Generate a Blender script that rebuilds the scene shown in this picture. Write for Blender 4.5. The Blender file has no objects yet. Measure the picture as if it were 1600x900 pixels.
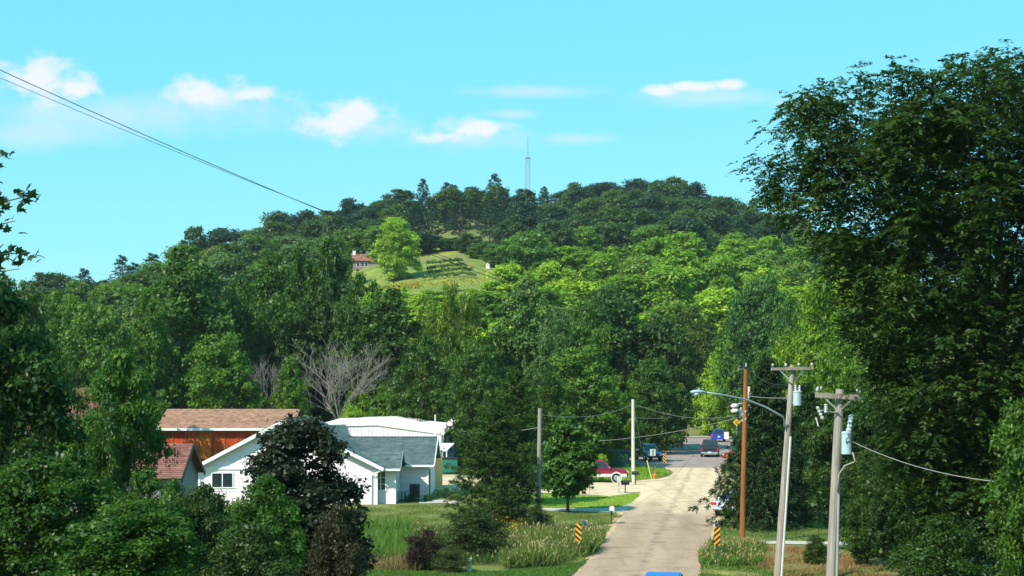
import bpy, bmesh, math, random
import numpy as np
from mathutils import Vector, Matrix

S = bpy.context.scene
COL = S.collection
R = math.radians
F = 2400.0          # focal length in photo pixels (1600 wide)
HY = 589.0          # horizon row in the photo
CZ = 9.0            # eye height above the valley floor

# ------------------------------------------------------------------ camera
cam_d = bpy.data.cameras.new('camera')
cam = bpy.data.objects.new('camera', cam_d); COL.objects.link(cam)
cam.location = (0, 0, CZ); cam.rotation_euler = (R(90), 0, 0)
cam_d.sensor_width = 36; cam_d.lens = 36 * F / 1600
cam_d.shift_y = (HY - 450) / 1600
cam_d.clip_start = 0.2; cam_d.clip_end = 9000
S.camera = cam
# ------------------------------------------------------------------ light
SUN_EL = R(46)
SUN_AZ = math.atan2(-0.70, -0.71)          # from +Y, clockwise
W = bpy.data.worlds.new('World'); S.world = W; W.use_nodes = True
SKY_STRENGTH = 0.095
sd = bpy.data.lights.new('sun', 'SUN'); sd.energy = 5.0; sd.angle = R(0.5); sd.color = (1, .92, .80)
sun = bpy.data.objects.new('sun', sd); COL.objects.link(sun)
sun_dir = Vector((math.sin(SUN_AZ) * math.cos(SUN_EL), math.cos(SUN_AZ) * math.cos(SUN_EL), math.sin(SUN_EL)))
sun.rotation_euler = sun_dir.to_track_quat('Z', 'Y').to_euler()
sun.location = (-40, -30, 60)
S.view_settings.view_transform = 'Standard'; S.view_settings.look = 'None'
S.view_settings.exposure = 0.52; S.view_settings.gamma = 1.0
S.view_settings.use_curve_mapping = False
S.render.engine = 'CYCLES'
S.cycles.max_bounces = 6; S.cycles.diffuse_bounces = 3; S.cycles.transmission_bounces = 4
S.cycles.glossy_bounces = 2; S.cycles.caustics_reflective = False; S.cycles.caustics_refractive = False

def px2uv(px, py): return (px - 800) / F, (HY - py) / F

def build_world():
    nt = W.node_tree; n = nt.nodes; L = nt.links
    for x in list(n): n.remove(x)
    out = n.new('ShaderNodeOutputWorld'); bg = n.new('ShaderNodeBackground')
    bg.inputs['Strength'].default_value = SKY_STRENGTH
    L.new(bg.outputs[0], out.inputs[0])
    sky = n.new('ShaderNodeTexSky'); sky.sky_type = 'NISHITA'; sky.sun_disc = False
    sky.sun_elevation = SUN_EL; sky.sun_rotation = SUN_AZ
    sky.altitude = 250; sky.air_density = 1.0; sky.dust_density = 0.6; sky.ozone_density = 1.0
    def mth(op, a, b=None, c=None):
        m = n.new('ShaderNodeMath'); m.operation = op
        for i, x in enumerate((a, b, c)):
            if x is None: continue
            if isinstance(x, (int, float)): m.inputs[i].default_value = x
            else: L.new(x, m.inputs[i])
        return m.outputs[0]
    tint = n.new('ShaderNodeMix'); tint.data_type = 'RGBA'; tint.blend_type = 'MULTIPLY'
    tint.inputs['Factor'].default_value = 1.0
    L.new(sky.outputs[0], tint.inputs[6]); tint.inputs[7].default_value = SKY_TINT
    even = n.new('ShaderNodeMix'); even.data_type = 'RGBA'; even.inputs['Factor'].default_value = .65
    L.new(tint.outputs[2], even.inputs[6]); even.inputs[7].default_value = (.9, 6.8, 7.9, 1); tint = even
    tc = n.new('ShaderNodeTexCoord'); sp = n.new('ShaderNodeSeparateXYZ')
    L.new(tc.outputs['Generated'], sp.inputs[0])
    yy = mth('MAXIMUM', sp.outputs[1], 0.02)
    u = mth('DIVIDE', sp.outputs[0], yy); v = mth('DIVIDE', sp.outputs[2], yy)
    cb = n.new('ShaderNodeCombineXYZ'); L.new(u, cb.inputs[0]); L.new(mth('MULTIPLY', v, 1.5), cb.inputs[1])
    def noise(scale, det, rough=.55):
        t = n.new('ShaderNodeTexNoise'); t.inputs['Scale'].default_value = scale
        t.inputs['Detail'].default_value = det; t.inputs['Roughness'].default_value = rough
        L.new(cb.outputs[0], t.inputs['Vector']); return t.outputs[0]
    n1 = noise(38, 6, .6); n2 = noise(14, 3)
    n1c = mth('ADD', mth('MULTIPLY', mth('SUBTRACT', n1, .5), 1.5), mth('MULTIPLY', mth('SUBTRACT', n2, .5), 1.1))
    def blob(px, py, rx, ry, amp=1.0, soft=.45, dens=1.0):
        u0, v0 = px2uv(px, py)
        dx = mth('DIVIDE', mth('SUBTRACT', u, u0), rx / F); dv = mth('DIVIDE', mth('SUBTRACT', v, v0), ry / F)
        # flat soft base, billowing top
        r = mth('SQRT', mth('ADD', mth('MULTIPLY', dx, dx), mth('MULTIPLY', dv, dv)))
        val = mth('ADD', mth('SUBTRACT', 1.0, r), mth('MULTIPLY', n1c, amp))
        mr = n.new('ShaderNodeMapRange'); mr.interpolation_type = 'SMOOTHSTEP'
        L.new(val, mr.inputs[0]); mr.inputs[1].default_value = 0; mr.inputs[2].default_value = soft
        mr.inputs[3].default_value = 0; mr.inputs[4].default_value = dens
        return mr.outputs[0]
    thick = [(55, 122, 110, 40), (128, 138, 60, 22), (320, 140, 75, 34), (395, 150, 60, 18), (555, 183, 75, 34), (520, 195, 60, 22),
             (725, 203, 85, 20), (700, 213, 60, 18), (1142, 131, 36, 11), (1030, 142, 34, 12), (1085, 135, 50, 10), (-260, 150, 160, 40), (1900, 120, 120, 30),
             (2500, 60, 200, 40), (-900, 40, 260, 50)]
    thin = [(190, 180, 380, 52), (60, 205, 220, 36), (330, 165, 180, 30), (560, 200, 150, 30), (740, 218, 150, 26), (1120, 152, 190, 22), (850, 143, 160, 16), (900, 217, 90, 14), (800, 178, 60, 12), (1260,160,120,14)]
    tot = None
    for b in thick:
        m = blob(*b, amp=1.75, soft=.95, dens=.95); tot = m if tot is None else mth('MAXIMUM', tot, m)
    tot2 = None
    for b in thin:
        m = blob(*b, amp=.7, soft=1.1, dens=.72); tot2 = m if tot2 is None else mth('MAXIMUM', tot2, m)
    front = mth('GREATER_THAN', sp.outputs[1], 0.03)
    mx = n.new('ShaderNodeMix'); mx.data_type = 'RGBA'
    L.new(mth('MULTIPLY', tot2, front), mx.inputs['Factor']); L.new(tint.outputs[2], mx.inputs[6]); mx.inputs[7].default_value = (5.0, 6.6, 7.8, 1)
    mx2 = n.new('ShaderNodeMix'); mx2.data_type = 'RGBA'
    L.new(mth('MULTIPLY', tot, front), mx2.inputs['Factor']); L.new(mx.outputs[2], mx2.inputs[6]); mx2.inputs[7].default_value = (6.9, 7.1, 7.7, 1)
    L.new(mx2.outputs[2], bg.inputs['Color'])
SKY_TINT = (1.3, 1.25, 1.45, 1)
build_world()

# ------------------------------------------------------------------ terrain
SKX = [-600, 0, 100, 200, 310, 430, 520, 630, 720, 850, 960, 1080, 1200, 1350, 1600, 2400]
SKYY = [470, 440, 432, 402, 364, 344, 326, 294, 281, 296, 276, 292, 332, 378, 430, 470]
YCX = [-600, 0, 310, 520, 2400]; YCY = [400, 400, 490, 600, 620]
def hgt(x, y):
    x = np.asarray(x, float); y = np.asarray(y, float)
    px = 800 + F * x / np.maximum(y, 60)
    yc = np.interp(px, YCX, YCY); hc = (HY - np.interp(px, SKX, SKYY)) * yc / F - 4.0
    t = (y - 238) / (yc - 238)
    up = np.clip(t, 0, 1) ** .90 * hc
    dn = np.clip(1 - .35 * (t - 1), .25, 1)
    z = np.where(t > 1, hc * dn, up)
    q = np.clip((y - 5) / 53.0, 0, 1); z = z + 7.3 * (1 - q * q * (3 - 2 * q))
    return z
def hz(x, y): return float(hgt(x, y))
def P(px, py, D): return Vector(((px - 800) / F * D, D, CZ - (py - HY) / F * D))
def G(px, py, z=0.0):
    D = CZ * F / (py - HY); return Vector(((px - 800) / F * D, D, z))
def X(px, D): return (px - 800) / F * D
def Z(py, D): return CZ - (py - HY) / F * D

# ------------------------------------------------------------------ materials
def nodes_of(m):
    m.use_nodes = True; nt = m.node_tree
    b = nt.nodes['Principled BSDF']; return nt, nt.nodes, nt.links, b
MATS = {}
def M(name, col, rough=.8, var=.18, scale=4.0, bump=0.0, metal=0.0, spec=.3, stretch=(1, 1, 1), col2=None, tint=False, fine=None):
    if name in MATS: return MATS[name]
    m = bpy.data.materials.new(name); nt, n, L, b = nodes_of(m)
    b.inputs['Roughness'].default_value = rough; b.inputs['Metallic'].default_value = metal
    b.inputs['Specular IOR Level'].default_value = spec
    tc = n.new('ShaderNodeTexCoord'); mp = n.new('ShaderNodeMapping'); mp.inputs['Scale'].default_value = stretch
    L.new(tc.outputs['Object'], mp.inputs[0])
    t = n.new('ShaderNodeTexNoise'); t.inputs['Scale'].default_value = scale; t.inputs['Detail'].default_value = 6; t.inputs['Roughness'].default_value = .62
    L.new(mp.outputs[0], t.inputs['Vector'])
    r = n.new('ShaderNodeValToRGB'); r.color_ramp.elements[0].position = .3; r.color_ramp.elements[1].position = .7
    c = np.array(col)
    a = np.clip(c * (1 - var), 0, 1); d = np.clip(np.array(col2) if col2 else c * (1 + var), 0, 1)
    r.color_ramp.elements[0].color = (*a, 1); r.color_ramp.elements[1].color = (*d, 1)
    L.new(t.outputs[0], r.inputs[0]); last = r.outputs[0]
    if tint:
        at = n.new('ShaderNodeAttribute'); at.attribute_name = 'tint'
        mr = n.new('ShaderNodeMapRange'); L.new(at.outputs['Fac'], mr.inputs[0]); mr.inputs[3].default_value = .62; mr.inputs[4].default_value = 1.38
        mu = n.new('ShaderNodeMix'); mu.data_type = 'RGBA'; mu.blend_type = 'MULTIPLY'; mu.inputs['Factor'].default_value = 1
        L.new(last, mu.inputs[6]); L.new(mr.outputs[0], mu.inputs[7]); last = mu.outputs[2]
    if fine:
        t2 = n.new('ShaderNodeTexNoise'); t2.inputs['Scale'].default_value = fine; t2.inputs['Detail'].default_value = 3
        L.new(tc.outputs['Object'], t2.inputs['Vector'])
        mr = n.new('ShaderNodeMapRange'); L.new(t2.outputs[0], mr.inputs[0]); mr.inputs[1].default_value = .25; mr.inputs[2].default_value = .75
        mr.inputs[3].default_value = .7; mr.inputs[4].default_value = 1.3
        mu = n.new('ShaderNodeMix'); mu.data_type = 'RGBA'; mu.blend_type = 'MULTIPLY'; mu.inputs['Factor'].default_value = 1
        L.new(last, mu.inputs[6]); L.new(mr.outputs[0], mu.inputs[7]); last = mu.outputs[2]
    L.new(last, b.inputs['Base Color'])
    if bump:
        bp = n.new('ShaderNodeBump'); bp.inputs['Strength'].default_value = bump; bp.inputs['Distance'].default_value = .05
        L.new(t.outputs[0], bp.inputs['Height']); L.new(bp.outputs[0], b.inputs['Normal'])
    MATS[name] = m; return m

def leaf_mat(name='leaf', trans=.32, gloss=.022, lo=.62, hi=1.45):
    m = bpy.data.materials.new(name); m.use_nodes = True; nt = m.node_tree; n = nt.nodes; L = nt.links
    for x in list(n): n.remove(x)
    out = n.new('ShaderNodeOutputMaterial'); oi = n.new('ShaderNodeObjectInfo')
    at = n.new('ShaderNodeAttribute'); at.attribute_name = 'tint'
    hs = n.new('ShaderNodeHueSaturation'); L.new(oi.outputs['Color'], hs.inputs['Color'])
    mr = n.new('ShaderNodeMapRange'); L.new(at.outputs['Fac'], mr.inputs[0]); mr.inputs[3].default_value = lo; mr.inputs[4].default_value = hi
    L.new(mr.outputs[0], hs.inputs['Value'])
    mr2 = n.new('ShaderNodeMapRange'); L.new(at.outputs['Fac'], mr2.inputs[0]); mr2.inputs[3].default_value = .52; mr2.inputs[4].default_value = .475
    L.new(mr2.outputs[0], hs.inputs['Hue'])
    d = n.new('ShaderNodeBsdfDiffuse'); L.new(hs.outputs[0], d.inputs[0])
    t = n.new('ShaderNodeBsdfTranslucent'); h2 = n.new('ShaderNodeHueSaturation'); h2.inputs['Hue'].default_value = .485; h2.inputs['Value'].default_value = 1.5
    L.new(hs.outputs[0], h2.inputs['Color']); L.new(h2.outputs[0], t.inputs[0])
    g = n.new('ShaderNodeBsdfGlossy'); g.inputs['Roughness'].default_value = .5; g.inputs[0].default_value = (.8, .85, .8, 1)
    m1 = n.new('ShaderNodeMixShader'); m1.inputs[0].default_value = trans; L.new(d.outputs[0], m1.inputs[1]); L.new(t.outputs[0], m1.inputs[2])
    m2 = n.new('ShaderNodeMixShader'); m2.inputs[0].default_value = gloss; L.new(m1.outputs[0], m2.inputs[1]); L.new(g.outputs[0], m2.inputs[2])
    L.new(m2.outputs[0], out.inputs[0]); MATS[name] = m; return m
LEAF = leaf_mat()
NEEDLE = leaf_mat('needle', trans=.12, gloss=.015)
BARK = M('bark', (.10, .075, .055), .9, .45, 6, .5, stretch=(1, 1, .25))
BARKP = M('bark_pale', (.30, .27, .22), .9, .3, 6, .4, stretch=(1, 1, .25))
DEADW = M('dead_wood', (.22, .195, .175), .9, .3, 3, .2)

# ------------------------------------------------------------------ mesh builder
class MB:
    def __init__(s): s.v = []; s.f = []; s.t = []
    def add(s, vs, fs, tint=.5):
        k = len(s.v); s.v += [tuple(p) for p in vs]; s.t += [tint] * len(vs); s.f += [tuple(i + k for i in f) for f in fs]; return s
    def box(s, c, d, rz=0, tint=.5):
        x, y, z = d[0] / 2, d[1] / 2, d[2] / 2; m = Matrix.Rotation(rz, 3, 'Z'); c = Vector(c)
        vs = [c + m @ Vector((i * x, j * y, k * z)) for k in (-1, 1) for j in (-1, 1) for i in (-1, 1)]
        return s.add(vs, [(0, 2, 3, 1), (4, 5, 7, 6), (0, 1, 5, 4), (2, 6, 7, 3), (0, 4, 6, 2), (1, 3, 7, 5)], tint)
    def beam(s, p, q, w, h, up=(0, 0, 1)):
        p = Vector(p); q = Vector(q); d = (q - p).normalized(); up = Vector(up)
        if abs(d.dot(up)) > .98: up = Vector((1, 0, 0))
        a = d.cross(up).normalized(); b = a.cross(d).normalized()
        vs = [c + a * i * w / 2 + b * j * h / 2 for c in (p, q) for j in (-1, 1) for i in (-1, 1)]
        return s.add(vs, [(0, 1, 3, 2), (4, 6, 7, 5), (0, 4, 5, 1), (2, 3, 7, 6), (0, 2, 6, 4), (1, 5, 7, 3)])
    def tube(s, pts, rad, n=8, cap=True):
        pts = [Vector(p) for p in pts]
        if isinstance(rad, (int, float)): rad = [rad] * len(pts)
        k = len(s.v); vs = []; prev = None
        for i, p in enumerate(pts):
            d = (pts[min(i + 1, len(pts) - 1)] - pts[max(i - 1, 0)])
            d = d.normalized() if d.length > 1e-9 else Vector((0, 0, 1))
            if prev is None:
                a = d.orthogonal().normalized()
            else:
                a = (prev - d * prev.dot(d)); a = a.normalized() if a.length > 1e-6 else d.orthogonal().normalized()
            prev = a; b = d.cross(a)
            for j in range(n):
                th = 2 * math.pi * j / n; vs.append(p + (a * math.cos(th) + b * math.sin(th)) * rad[i])
        fs = []
        for i in range(len(pts) - 1):
            for j in range(n):
                fs.append((i * n + j, i * n + (j + 1) % n, (i + 1) * n + (j + 1) % n, (i + 1) * n + j))
        if cap: fs.append(tuple(range(n - 1, -1, -1))); fs.append(tuple((len(pts) - 1) * n + j for j in range(n)))
        return s.add(vs, fs)
    def quad(s, a, b, c, d, tint=.5): return s.add([a, b, c, d], [(0, 1, 2, 3)], tint)
    def prism(s, poly, off):
        off = Vector(off); n = len(poly); vs = [Vector(p) for p in poly] + [Vector(p) + off for p in poly]
        fs = [tuple(range(n - 1, -1, -1)), tuple(range(n, 2 * n))] + [(i, (i + 1) % n, n + (i + 1) % n, n + i) for i in range(n)]
        return s.add(vs, fs)
    def build(s, name, mat, parent=None, origin=None, smooth=False, bevel=0.0, local=False, fixn=True):
        me = bpy.data.meshes.new(name)
        o = Vector((0, 0, 0)) if local else (origin if origin is not None else (root_loc(parent) if parent else Vector((0, 0, 0))))
        me.from_pydata([(p[0] - o[0], p[1] - o[1], p[2] - o[2]) for p in s.v], [], s.f)
        at = me.attributes.new('tint', 'FLOAT', 'POINT'); at.data.foreach_set('value', np.array(s.t, np.float32))
        if fixn or bevel:
            bm = bmesh.new(); bm.from_mesh(me)
            if bevel: bmesh.ops.bevel(bm, geom=[e for e in bm.edges if len(e.link_faces) == 2 and e.calc_face_angle(0) > .3], offset=bevel, segments=2, affect='EDGES')
            bmesh.ops.recalc_face_normals(bm, faces=bm.faces); bm.to_mesh(me); bm.free()
        if smooth: me.polygons.foreach_set('use_smooth', [True] * len(me.polygons))
        me.materials.append(mat); me.update()
        ob = bpy.data.objects.new(name, me); COL.objects.link(ob)
        if parent: ob.parent = parent
        elif not local and origin is not None: ob.location = o
        return ob
def root_loc(o):
    while o.parent: o = o.parent
    return Vector(o.location)
def tag(o, label=None, cat=None, group=None, kind=None):
    for k, v in (('label', label), ('category', cat), ('group', group), ('kind', kind)):
        if v: o[k] = v
    return o
def thing(name, label, cat, loc=(0, 0, 0), rz=0, group=None):
    o = bpy.data.objects.new(name, None); COL.objects.link(o); o.location = loc; o.rotation_euler = (0, 0, rz)
    o.empty_display_size = .3
    return tag(o, label, cat, group)
def structure(o): o['kind'] = 'structure'; return o

# ------------------------------------------------------------------ ground, roads
def ground():
    ys = np.concatenate([np.arange(-40, 70, 3.0), np.arange(70, 240, 5.0), np.arange(240, 760, 10.0), np.arange(760, 3400, 120.0)])
    xs = np.concatenate([np.arange(-2400, -260, 120.0), np.arange(-260, -60, 10.0), np.arange(-60, 60, 4.0), np.arange(60, 300, 10.0), np.arange(300, 2400, 120.0)])
    XX, YY = np.meshgrid(xs, ys); ZZ = hgt(XX, YY)
    v = np.stack([XX, YY, ZZ], -1).reshape(-1, 3); nx = len(xs); ny = len(ys)
    i, j = np.meshgrid(np.arange(nx - 1), np.arange(ny - 1)); a = (j * nx + i).ravel()
    f = np.stack([a, a + 1, a + nx + 1, a + nx], -1)
    me = bpy.data.meshes.new('ground'); me.from_pydata(v.tolist(), [], f.tolist())
    me.polygons.foreach_set('use_smooth', [True] * len(me.polygons))
    m = M('lawn', (.10, .15, .028), .95, .30, .35, 0, fine=9.0, col2=(.19, .19, .05))
    me.materials.append(m); o = bpy.data.objects.new('ground', me); COL.objects.link(o); structure(o)
ground()

def sheet(name, pix, z, mat, jitter=0.0, seg=0.5, seed=1):
    """flat sheet on the valley floor; outline given by ground points, edge roughened"""
    rng = random.Random(seed); pts = [G(*p) if not isinstance(p, Vector) else p for p in pix]; out = []
    for a, b in zip(pts, pts[1:] + pts[:1]):
        n = max(1, int((b - a).length / seg)) if jitter else 1
        for k in range(n):
            p = a.lerp(b, k / n); out.append((p.x + rng.uniform(-jitter, jitter), p.y + rng.uniform(-jitter, jitter), z))
    bm = bmesh.new(); vs = [bm.verts.new(p) for p in out]; es = [bm.edges.new((vs[i], vs[(i + 1) % len(vs)])) for i in range(len(vs))]
    bmesh.ops.triangle_fill(bm, edges=es, use_beauty=True)
    for f in bm.faces:
        if f.normal.z < 0: f.normal_flip()
    me = bpy.data.meshes.new(name); bm.to_mesh(me); bm.free(); me.materials.append(mat)
    o = bpy.data.objects.new(name, me); COL.objects.link(o); return structure(o)

def road_mat(name, base, dark, light, spots=.5, lit_tone=None):
    m = bpy.data.materials.new(name); nt, n, L, b = nodes_of(m); b.inputs['Roughness'].default_value = .93; b.inputs['Specular IOR Level'].default_value = .15
    tc = n.new('ShaderNodeTexCoord')
    def noise(sc, det, stretch, rough=.6):
        mp = n.new('ShaderNodeMapping'); mp.inputs['Scale'].default_value = stretch; mp.inputs['Rotation'].default_value = (0, 0, R(8.3)); L.new(tc.outputs['Object'], mp.inputs[0])
        t = n.new('ShaderNodeTexNoise'); t.inputs['Scale'].default_value = sc; t.inputs['Detail'].default_value = det; t.inputs['Roughness'].default_value = rough
        L.new(mp.outputs[0], t.inputs[0]); return t.outputs[0]
    def ramp(src, p0, p1, c0, c1):
        r = n.new('ShaderNodeValToRGB'); r.color_ramp.elements[0].position = p0; r.color_ramp.elements[1].position = p1
        r.color_ramp.elements[0].color = (*c0, 1); r.color_ramp.elements[1].color = (*c1, 1); L.new(src, r.inputs[0]); return r.outputs[0]
    def mix(f, a, c, mode='MIX'):
        x = n.new('ShaderNodeMix'); x.data_type = 'RGBA'; x.blend_type = mode
        if isinstance(f, float): x.inputs['Factor'].default_value = f
        else: L.new(f, x.inputs['Factor'])
        for i, s_ in ((6, a), (7, c)):
            if isinstance(s_, tuple): x.inputs[i].default_value = (*s_, 1)
            else: L.new(s_, x.inputs[i])
        return x.outputs[2]
    c = ramp(noise(.35, 4, (1, .5, 1)), .35, .65, base, light)
    if lit_tone:  # brighter light of the far stretch, put into the road colour
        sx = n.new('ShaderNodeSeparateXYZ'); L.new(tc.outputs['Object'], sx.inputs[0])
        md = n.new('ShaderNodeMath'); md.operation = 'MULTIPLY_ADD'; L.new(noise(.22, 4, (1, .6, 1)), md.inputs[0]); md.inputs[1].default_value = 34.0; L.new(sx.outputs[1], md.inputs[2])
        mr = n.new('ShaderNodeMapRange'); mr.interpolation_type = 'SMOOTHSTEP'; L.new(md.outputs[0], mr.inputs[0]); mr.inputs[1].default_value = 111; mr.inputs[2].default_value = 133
        c = mix(mr.outputs[0], c, lit_tone)
        def lin(a, k, b): 
            q = n.new('ShaderNodeMath'); q.operation = 'MULTIPLY_ADD'; L.new(a, q.inputs[0]); q.inputs[1].default_value = k
            if isinstance(b, (int, float)): q.inputs[2].default_value = b
            else: L.new(b, q.inputs[2])
            return q.outputs[0]
        off = lin(sx.outputs[1], -.147, lin(noise(.5, 3, (1, 1, 1)), 1.0, lin(sx.outputs[0], 1.0, 4.05)))   # metres from the lane joint
        ab = n.new('ShaderNodeMath'); ab.operation = 'ABSOLUTE'; L.new(off, ab.inputs[0])
        joint = ramp(ab.outputs[0], .10, .30, (1, 1, 1), (0, 0, 0)); gate = ramp(noise(.9, 5, (1, 1, 1), .7), .42, .58, (0, 0, 0), (.62,) * 3)
        jm = mix(1.0, joint, gate, 'MULTIPLY'); c = mix(jm, c, dark)
        ck = n.new('ShaderNodeMath'); ck.operation = 'SUBTRACT'; L.new(ab.outputs[0], ck.inputs[0]); ck.inputs[1].default_value = 1.45
        ca = n.new('ShaderNodeMath'); ca.operation = 'ABSOLUTE'; L.new(ck.outputs[0], ca.inputs[0])
        c = mix(1.0, c, ramp(ca.outputs[0], .15, .75, (.90, .89, .88), (1, 1, 1)), 'MULTIPLY')      # worn wheel tracks
    streak = ramp(noise(.8, 6, (.6, 1.5, 1), .7), .56, .64, (0, 0, 0), (spots,) * 3)       # tar patches across the lane
    c = mix(streak, c, dark)
    wheel = ramp(noise(.8, 2, (1.2, .05, 1)), .52, .68, (1, 1, 1), (.86, .85, .84))
    c = mix(1.0, c, wheel, 'MULTIPLY')
    v = n.new('ShaderNodeTexVoronoi'); v.feature = 'DISTANCE_TO_EDGE'; v.inputs['Scale'].default_value = .3
    mp = n.new('ShaderNodeMapping'); L.new(tc.outputs['Object'], mp.inputs[0])
    nz = n.new('ShaderNodeTexNoise'); nz.inputs['Scale'].default_value = .9; L.new(tc.outputs['Object'], nz.inputs[0])
    ad = n.new('ShaderNodeMix'); ad.data_type = 'RGBA'; ad.blend_type = 'LINEAR_LIGHT'; ad.inputs['Factor'].default_value = .6
    L.new(mp.outputs[0], ad.inputs[6]); L.new(nz.outputs[1], ad.inputs[7]); L.new(ad.outputs[2], v.inputs['Vector'])
    crack = ramp(v.outputs['Distance'], .004, .014, (.45,) * 3, (0, 0, 0))
    c = mix(crack, c, dark)
    c = mix(1.0, c, ramp(noise(7, 4, (1, 1, 1)), .3, .7, (.86, .86, .86), (1.1, 1.1, 1.1)), 'MULTIPLY')
    L.new(c, b.inputs['Base Color']); MATS[name] = m; return m
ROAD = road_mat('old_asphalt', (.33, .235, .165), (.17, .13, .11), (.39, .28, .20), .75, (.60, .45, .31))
LIT_ROAD = road_mat('lit_asphalt', (.60, .45, .30), (.42, .31, .22), (.68, .52, .36), .35)  # far road tone with its brighter light painted in
ASPH = road_mat('street_asphalt', (.25, .195, .185), (.13, .10, .105), (.32, .25, .235), .6)
SAND = M('sandy_shoulder', (.46, .33, .19), .95, .25, 2.0, fine=14)
CONC = M('concrete', (.42, .39, .34), .9, .15, 2.0, fine=10)
DRYG = M('dry_grass', (.30, .20, .08), .95, .5, .8, fine=9, col2=(.16, .16, .045))
VERGE = M('verge_grass', (.05, .12, .015), .95, .35, .7, fine=8)
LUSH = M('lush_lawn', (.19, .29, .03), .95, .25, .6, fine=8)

LE = [(878, 912), (896, 899), (925, 872), (947, 843), (962, 822), (975, 800), (984, 788)]
RE = [(1090, 912), (1095, 899), (1103, 868), (1109, 845), (1114, 820), (1119, 788)]
def roadrow(a, b): return a + b[::-1]
near0 = Vector((.2, 40, 0)); near1 = Vector((6.0, 40, 0))
sheet('road_shoulder', [near0 + Vector((-1, 0, 0))] + [(x - 9, y) for x, y in LE] + [(992, 776), (1050, 741), (1150, 741), (1131, 788)] + [(x + 10, y) for x, y in RE[::-1]] + [near1 + Vector((1.2, 0, 0))], .008, SAND, .16, .5, 3)
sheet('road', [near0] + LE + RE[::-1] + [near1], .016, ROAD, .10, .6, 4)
# middle stretch with the gravel drive mouth, brighter light painted into its colour
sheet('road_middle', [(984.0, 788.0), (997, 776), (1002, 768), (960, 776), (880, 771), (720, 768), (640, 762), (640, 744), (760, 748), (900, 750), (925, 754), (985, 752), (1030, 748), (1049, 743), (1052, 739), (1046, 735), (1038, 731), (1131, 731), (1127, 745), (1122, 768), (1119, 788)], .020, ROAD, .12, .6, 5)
sheet('street', [(1038, 731.0), (1018, 730), (998, 727), (975, 716), (960, 706), (930, 700), (800, 697), (800, 686), (1000, 683.5), (1140, 683.5), (1230, 686), (1300, 694), (1300, 700), (1160, 701), (1142, 706), (1134, 716), (1131, 731)], .024, ASPH, .10, .8, 6)
sheet('far_kerb', [(800, 683.4), (1000, 682.6), (1140, 682.6), (1140, 683.6), (1000, 683.6), (800, 684.6)], .11, CONC)
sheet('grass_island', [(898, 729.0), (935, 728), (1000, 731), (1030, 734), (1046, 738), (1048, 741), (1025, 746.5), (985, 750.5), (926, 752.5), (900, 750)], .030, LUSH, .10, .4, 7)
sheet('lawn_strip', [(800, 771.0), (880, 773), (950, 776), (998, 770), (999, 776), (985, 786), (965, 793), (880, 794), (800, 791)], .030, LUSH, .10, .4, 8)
sheet('driveway', [(800, 792.0), (880, 794.5), (960, 794), (984, 789), (977, 799), (960, 801), (880, 799), (800, 797)], .026, CONC, .04, .8, 9)
sheet('side_walk', [(1112, 845.0), (1160, 845), (1280, 846.5), (1420, 850), (1420, 855), (1280, 851), (1160, 850), (1110, 851)], .026, CONC, .03, .8, 10)
sheet('dry_verge', [(1150, 858.0), (1230, 856), (1330, 868), (1420, 885), (1420, 915), (1240, 915), (1205, 896), (1170, 882)], .012, DRYG, .35, .8, 11)
sheet('dry_shoulder', [(1098, 884.0), (1150, 888), (1240, 893), (1240, 920), (1092, 920)], .020, M('dry_mown', (.20, .19, .05), .95, .4, 1.0, fine=9), .3, .8, 12)
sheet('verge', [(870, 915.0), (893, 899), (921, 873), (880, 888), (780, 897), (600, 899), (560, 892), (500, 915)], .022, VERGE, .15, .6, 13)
sheet('house_walk', [(655, 783.0), (690, 781), (720, 783), (720, 788), (690, 786), (655, 787)], .02, CONC)
sheet('gravel_yard', [(600, 742.0), (760, 742), (760, 760), (690, 762), (600, 760)], .012, M('gravel', (.42, .35, .26), .95, .2, 3, fine=12), .2, .8, 14)

# ------------------------------------------------------------------ foliage kernels
def nrmz(a): return a / np.maximum(np.linalg.norm(a, axis=-1, keepdims=True), 1e-9)
def kites(pos, nrm, axis, L, Wd, fold=.25):
    nrm = nrmz(nrm); a = axis - (axis * nrm).sum(-1, keepdims=True) * nrm; a = nrmz(a); s = np.cross(nrm, a)
    L = np.asarray(L).reshape(-1, 1); Wd = np.asarray(Wd).reshape(-1, 1)
    v = np.stack([pos - a * L * .5, pos + s * Wd * .5 - a * L * .08 - nrm * fold * Wd, pos + a * L * .5 - nrm * fold * L * .25, pos - s * Wd * .5 - a * L * .08 - nrm * fold * Wd], 1)
    return v
def leaf_mesh(name, V, tint, mat):
    n = len(V); me = bpy.data.meshes.new(name)
    me.vertices.add(n * 4); me.vertices.foreach_set('co', V.astype(np.float32).ravel())
    me.loops.add(n * 4); me.loops.foreach_set('vertex_index', np.arange(n * 4, dtype=np.int32))
    me.polygons.add(n); me.polygons.foreach_set('loop_start', np.arange(0, n * 4, 4, dtype=np.int32))
    try: me.polygons.foreach_set('loop_total', np.full(n, 4, np.int32))
    except Exception: pass
    at = me.attributes.new('tint', 'FLOAT', 'POINT'); at.data.foreach_set('value', np.repeat(tint, 4).astype(np.float32))
    me.materials.append(mat); me.update(calc_edges=True); return me
def sph(rng, n): return nrmz(rng.normal(size=(n, 3)))
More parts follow.
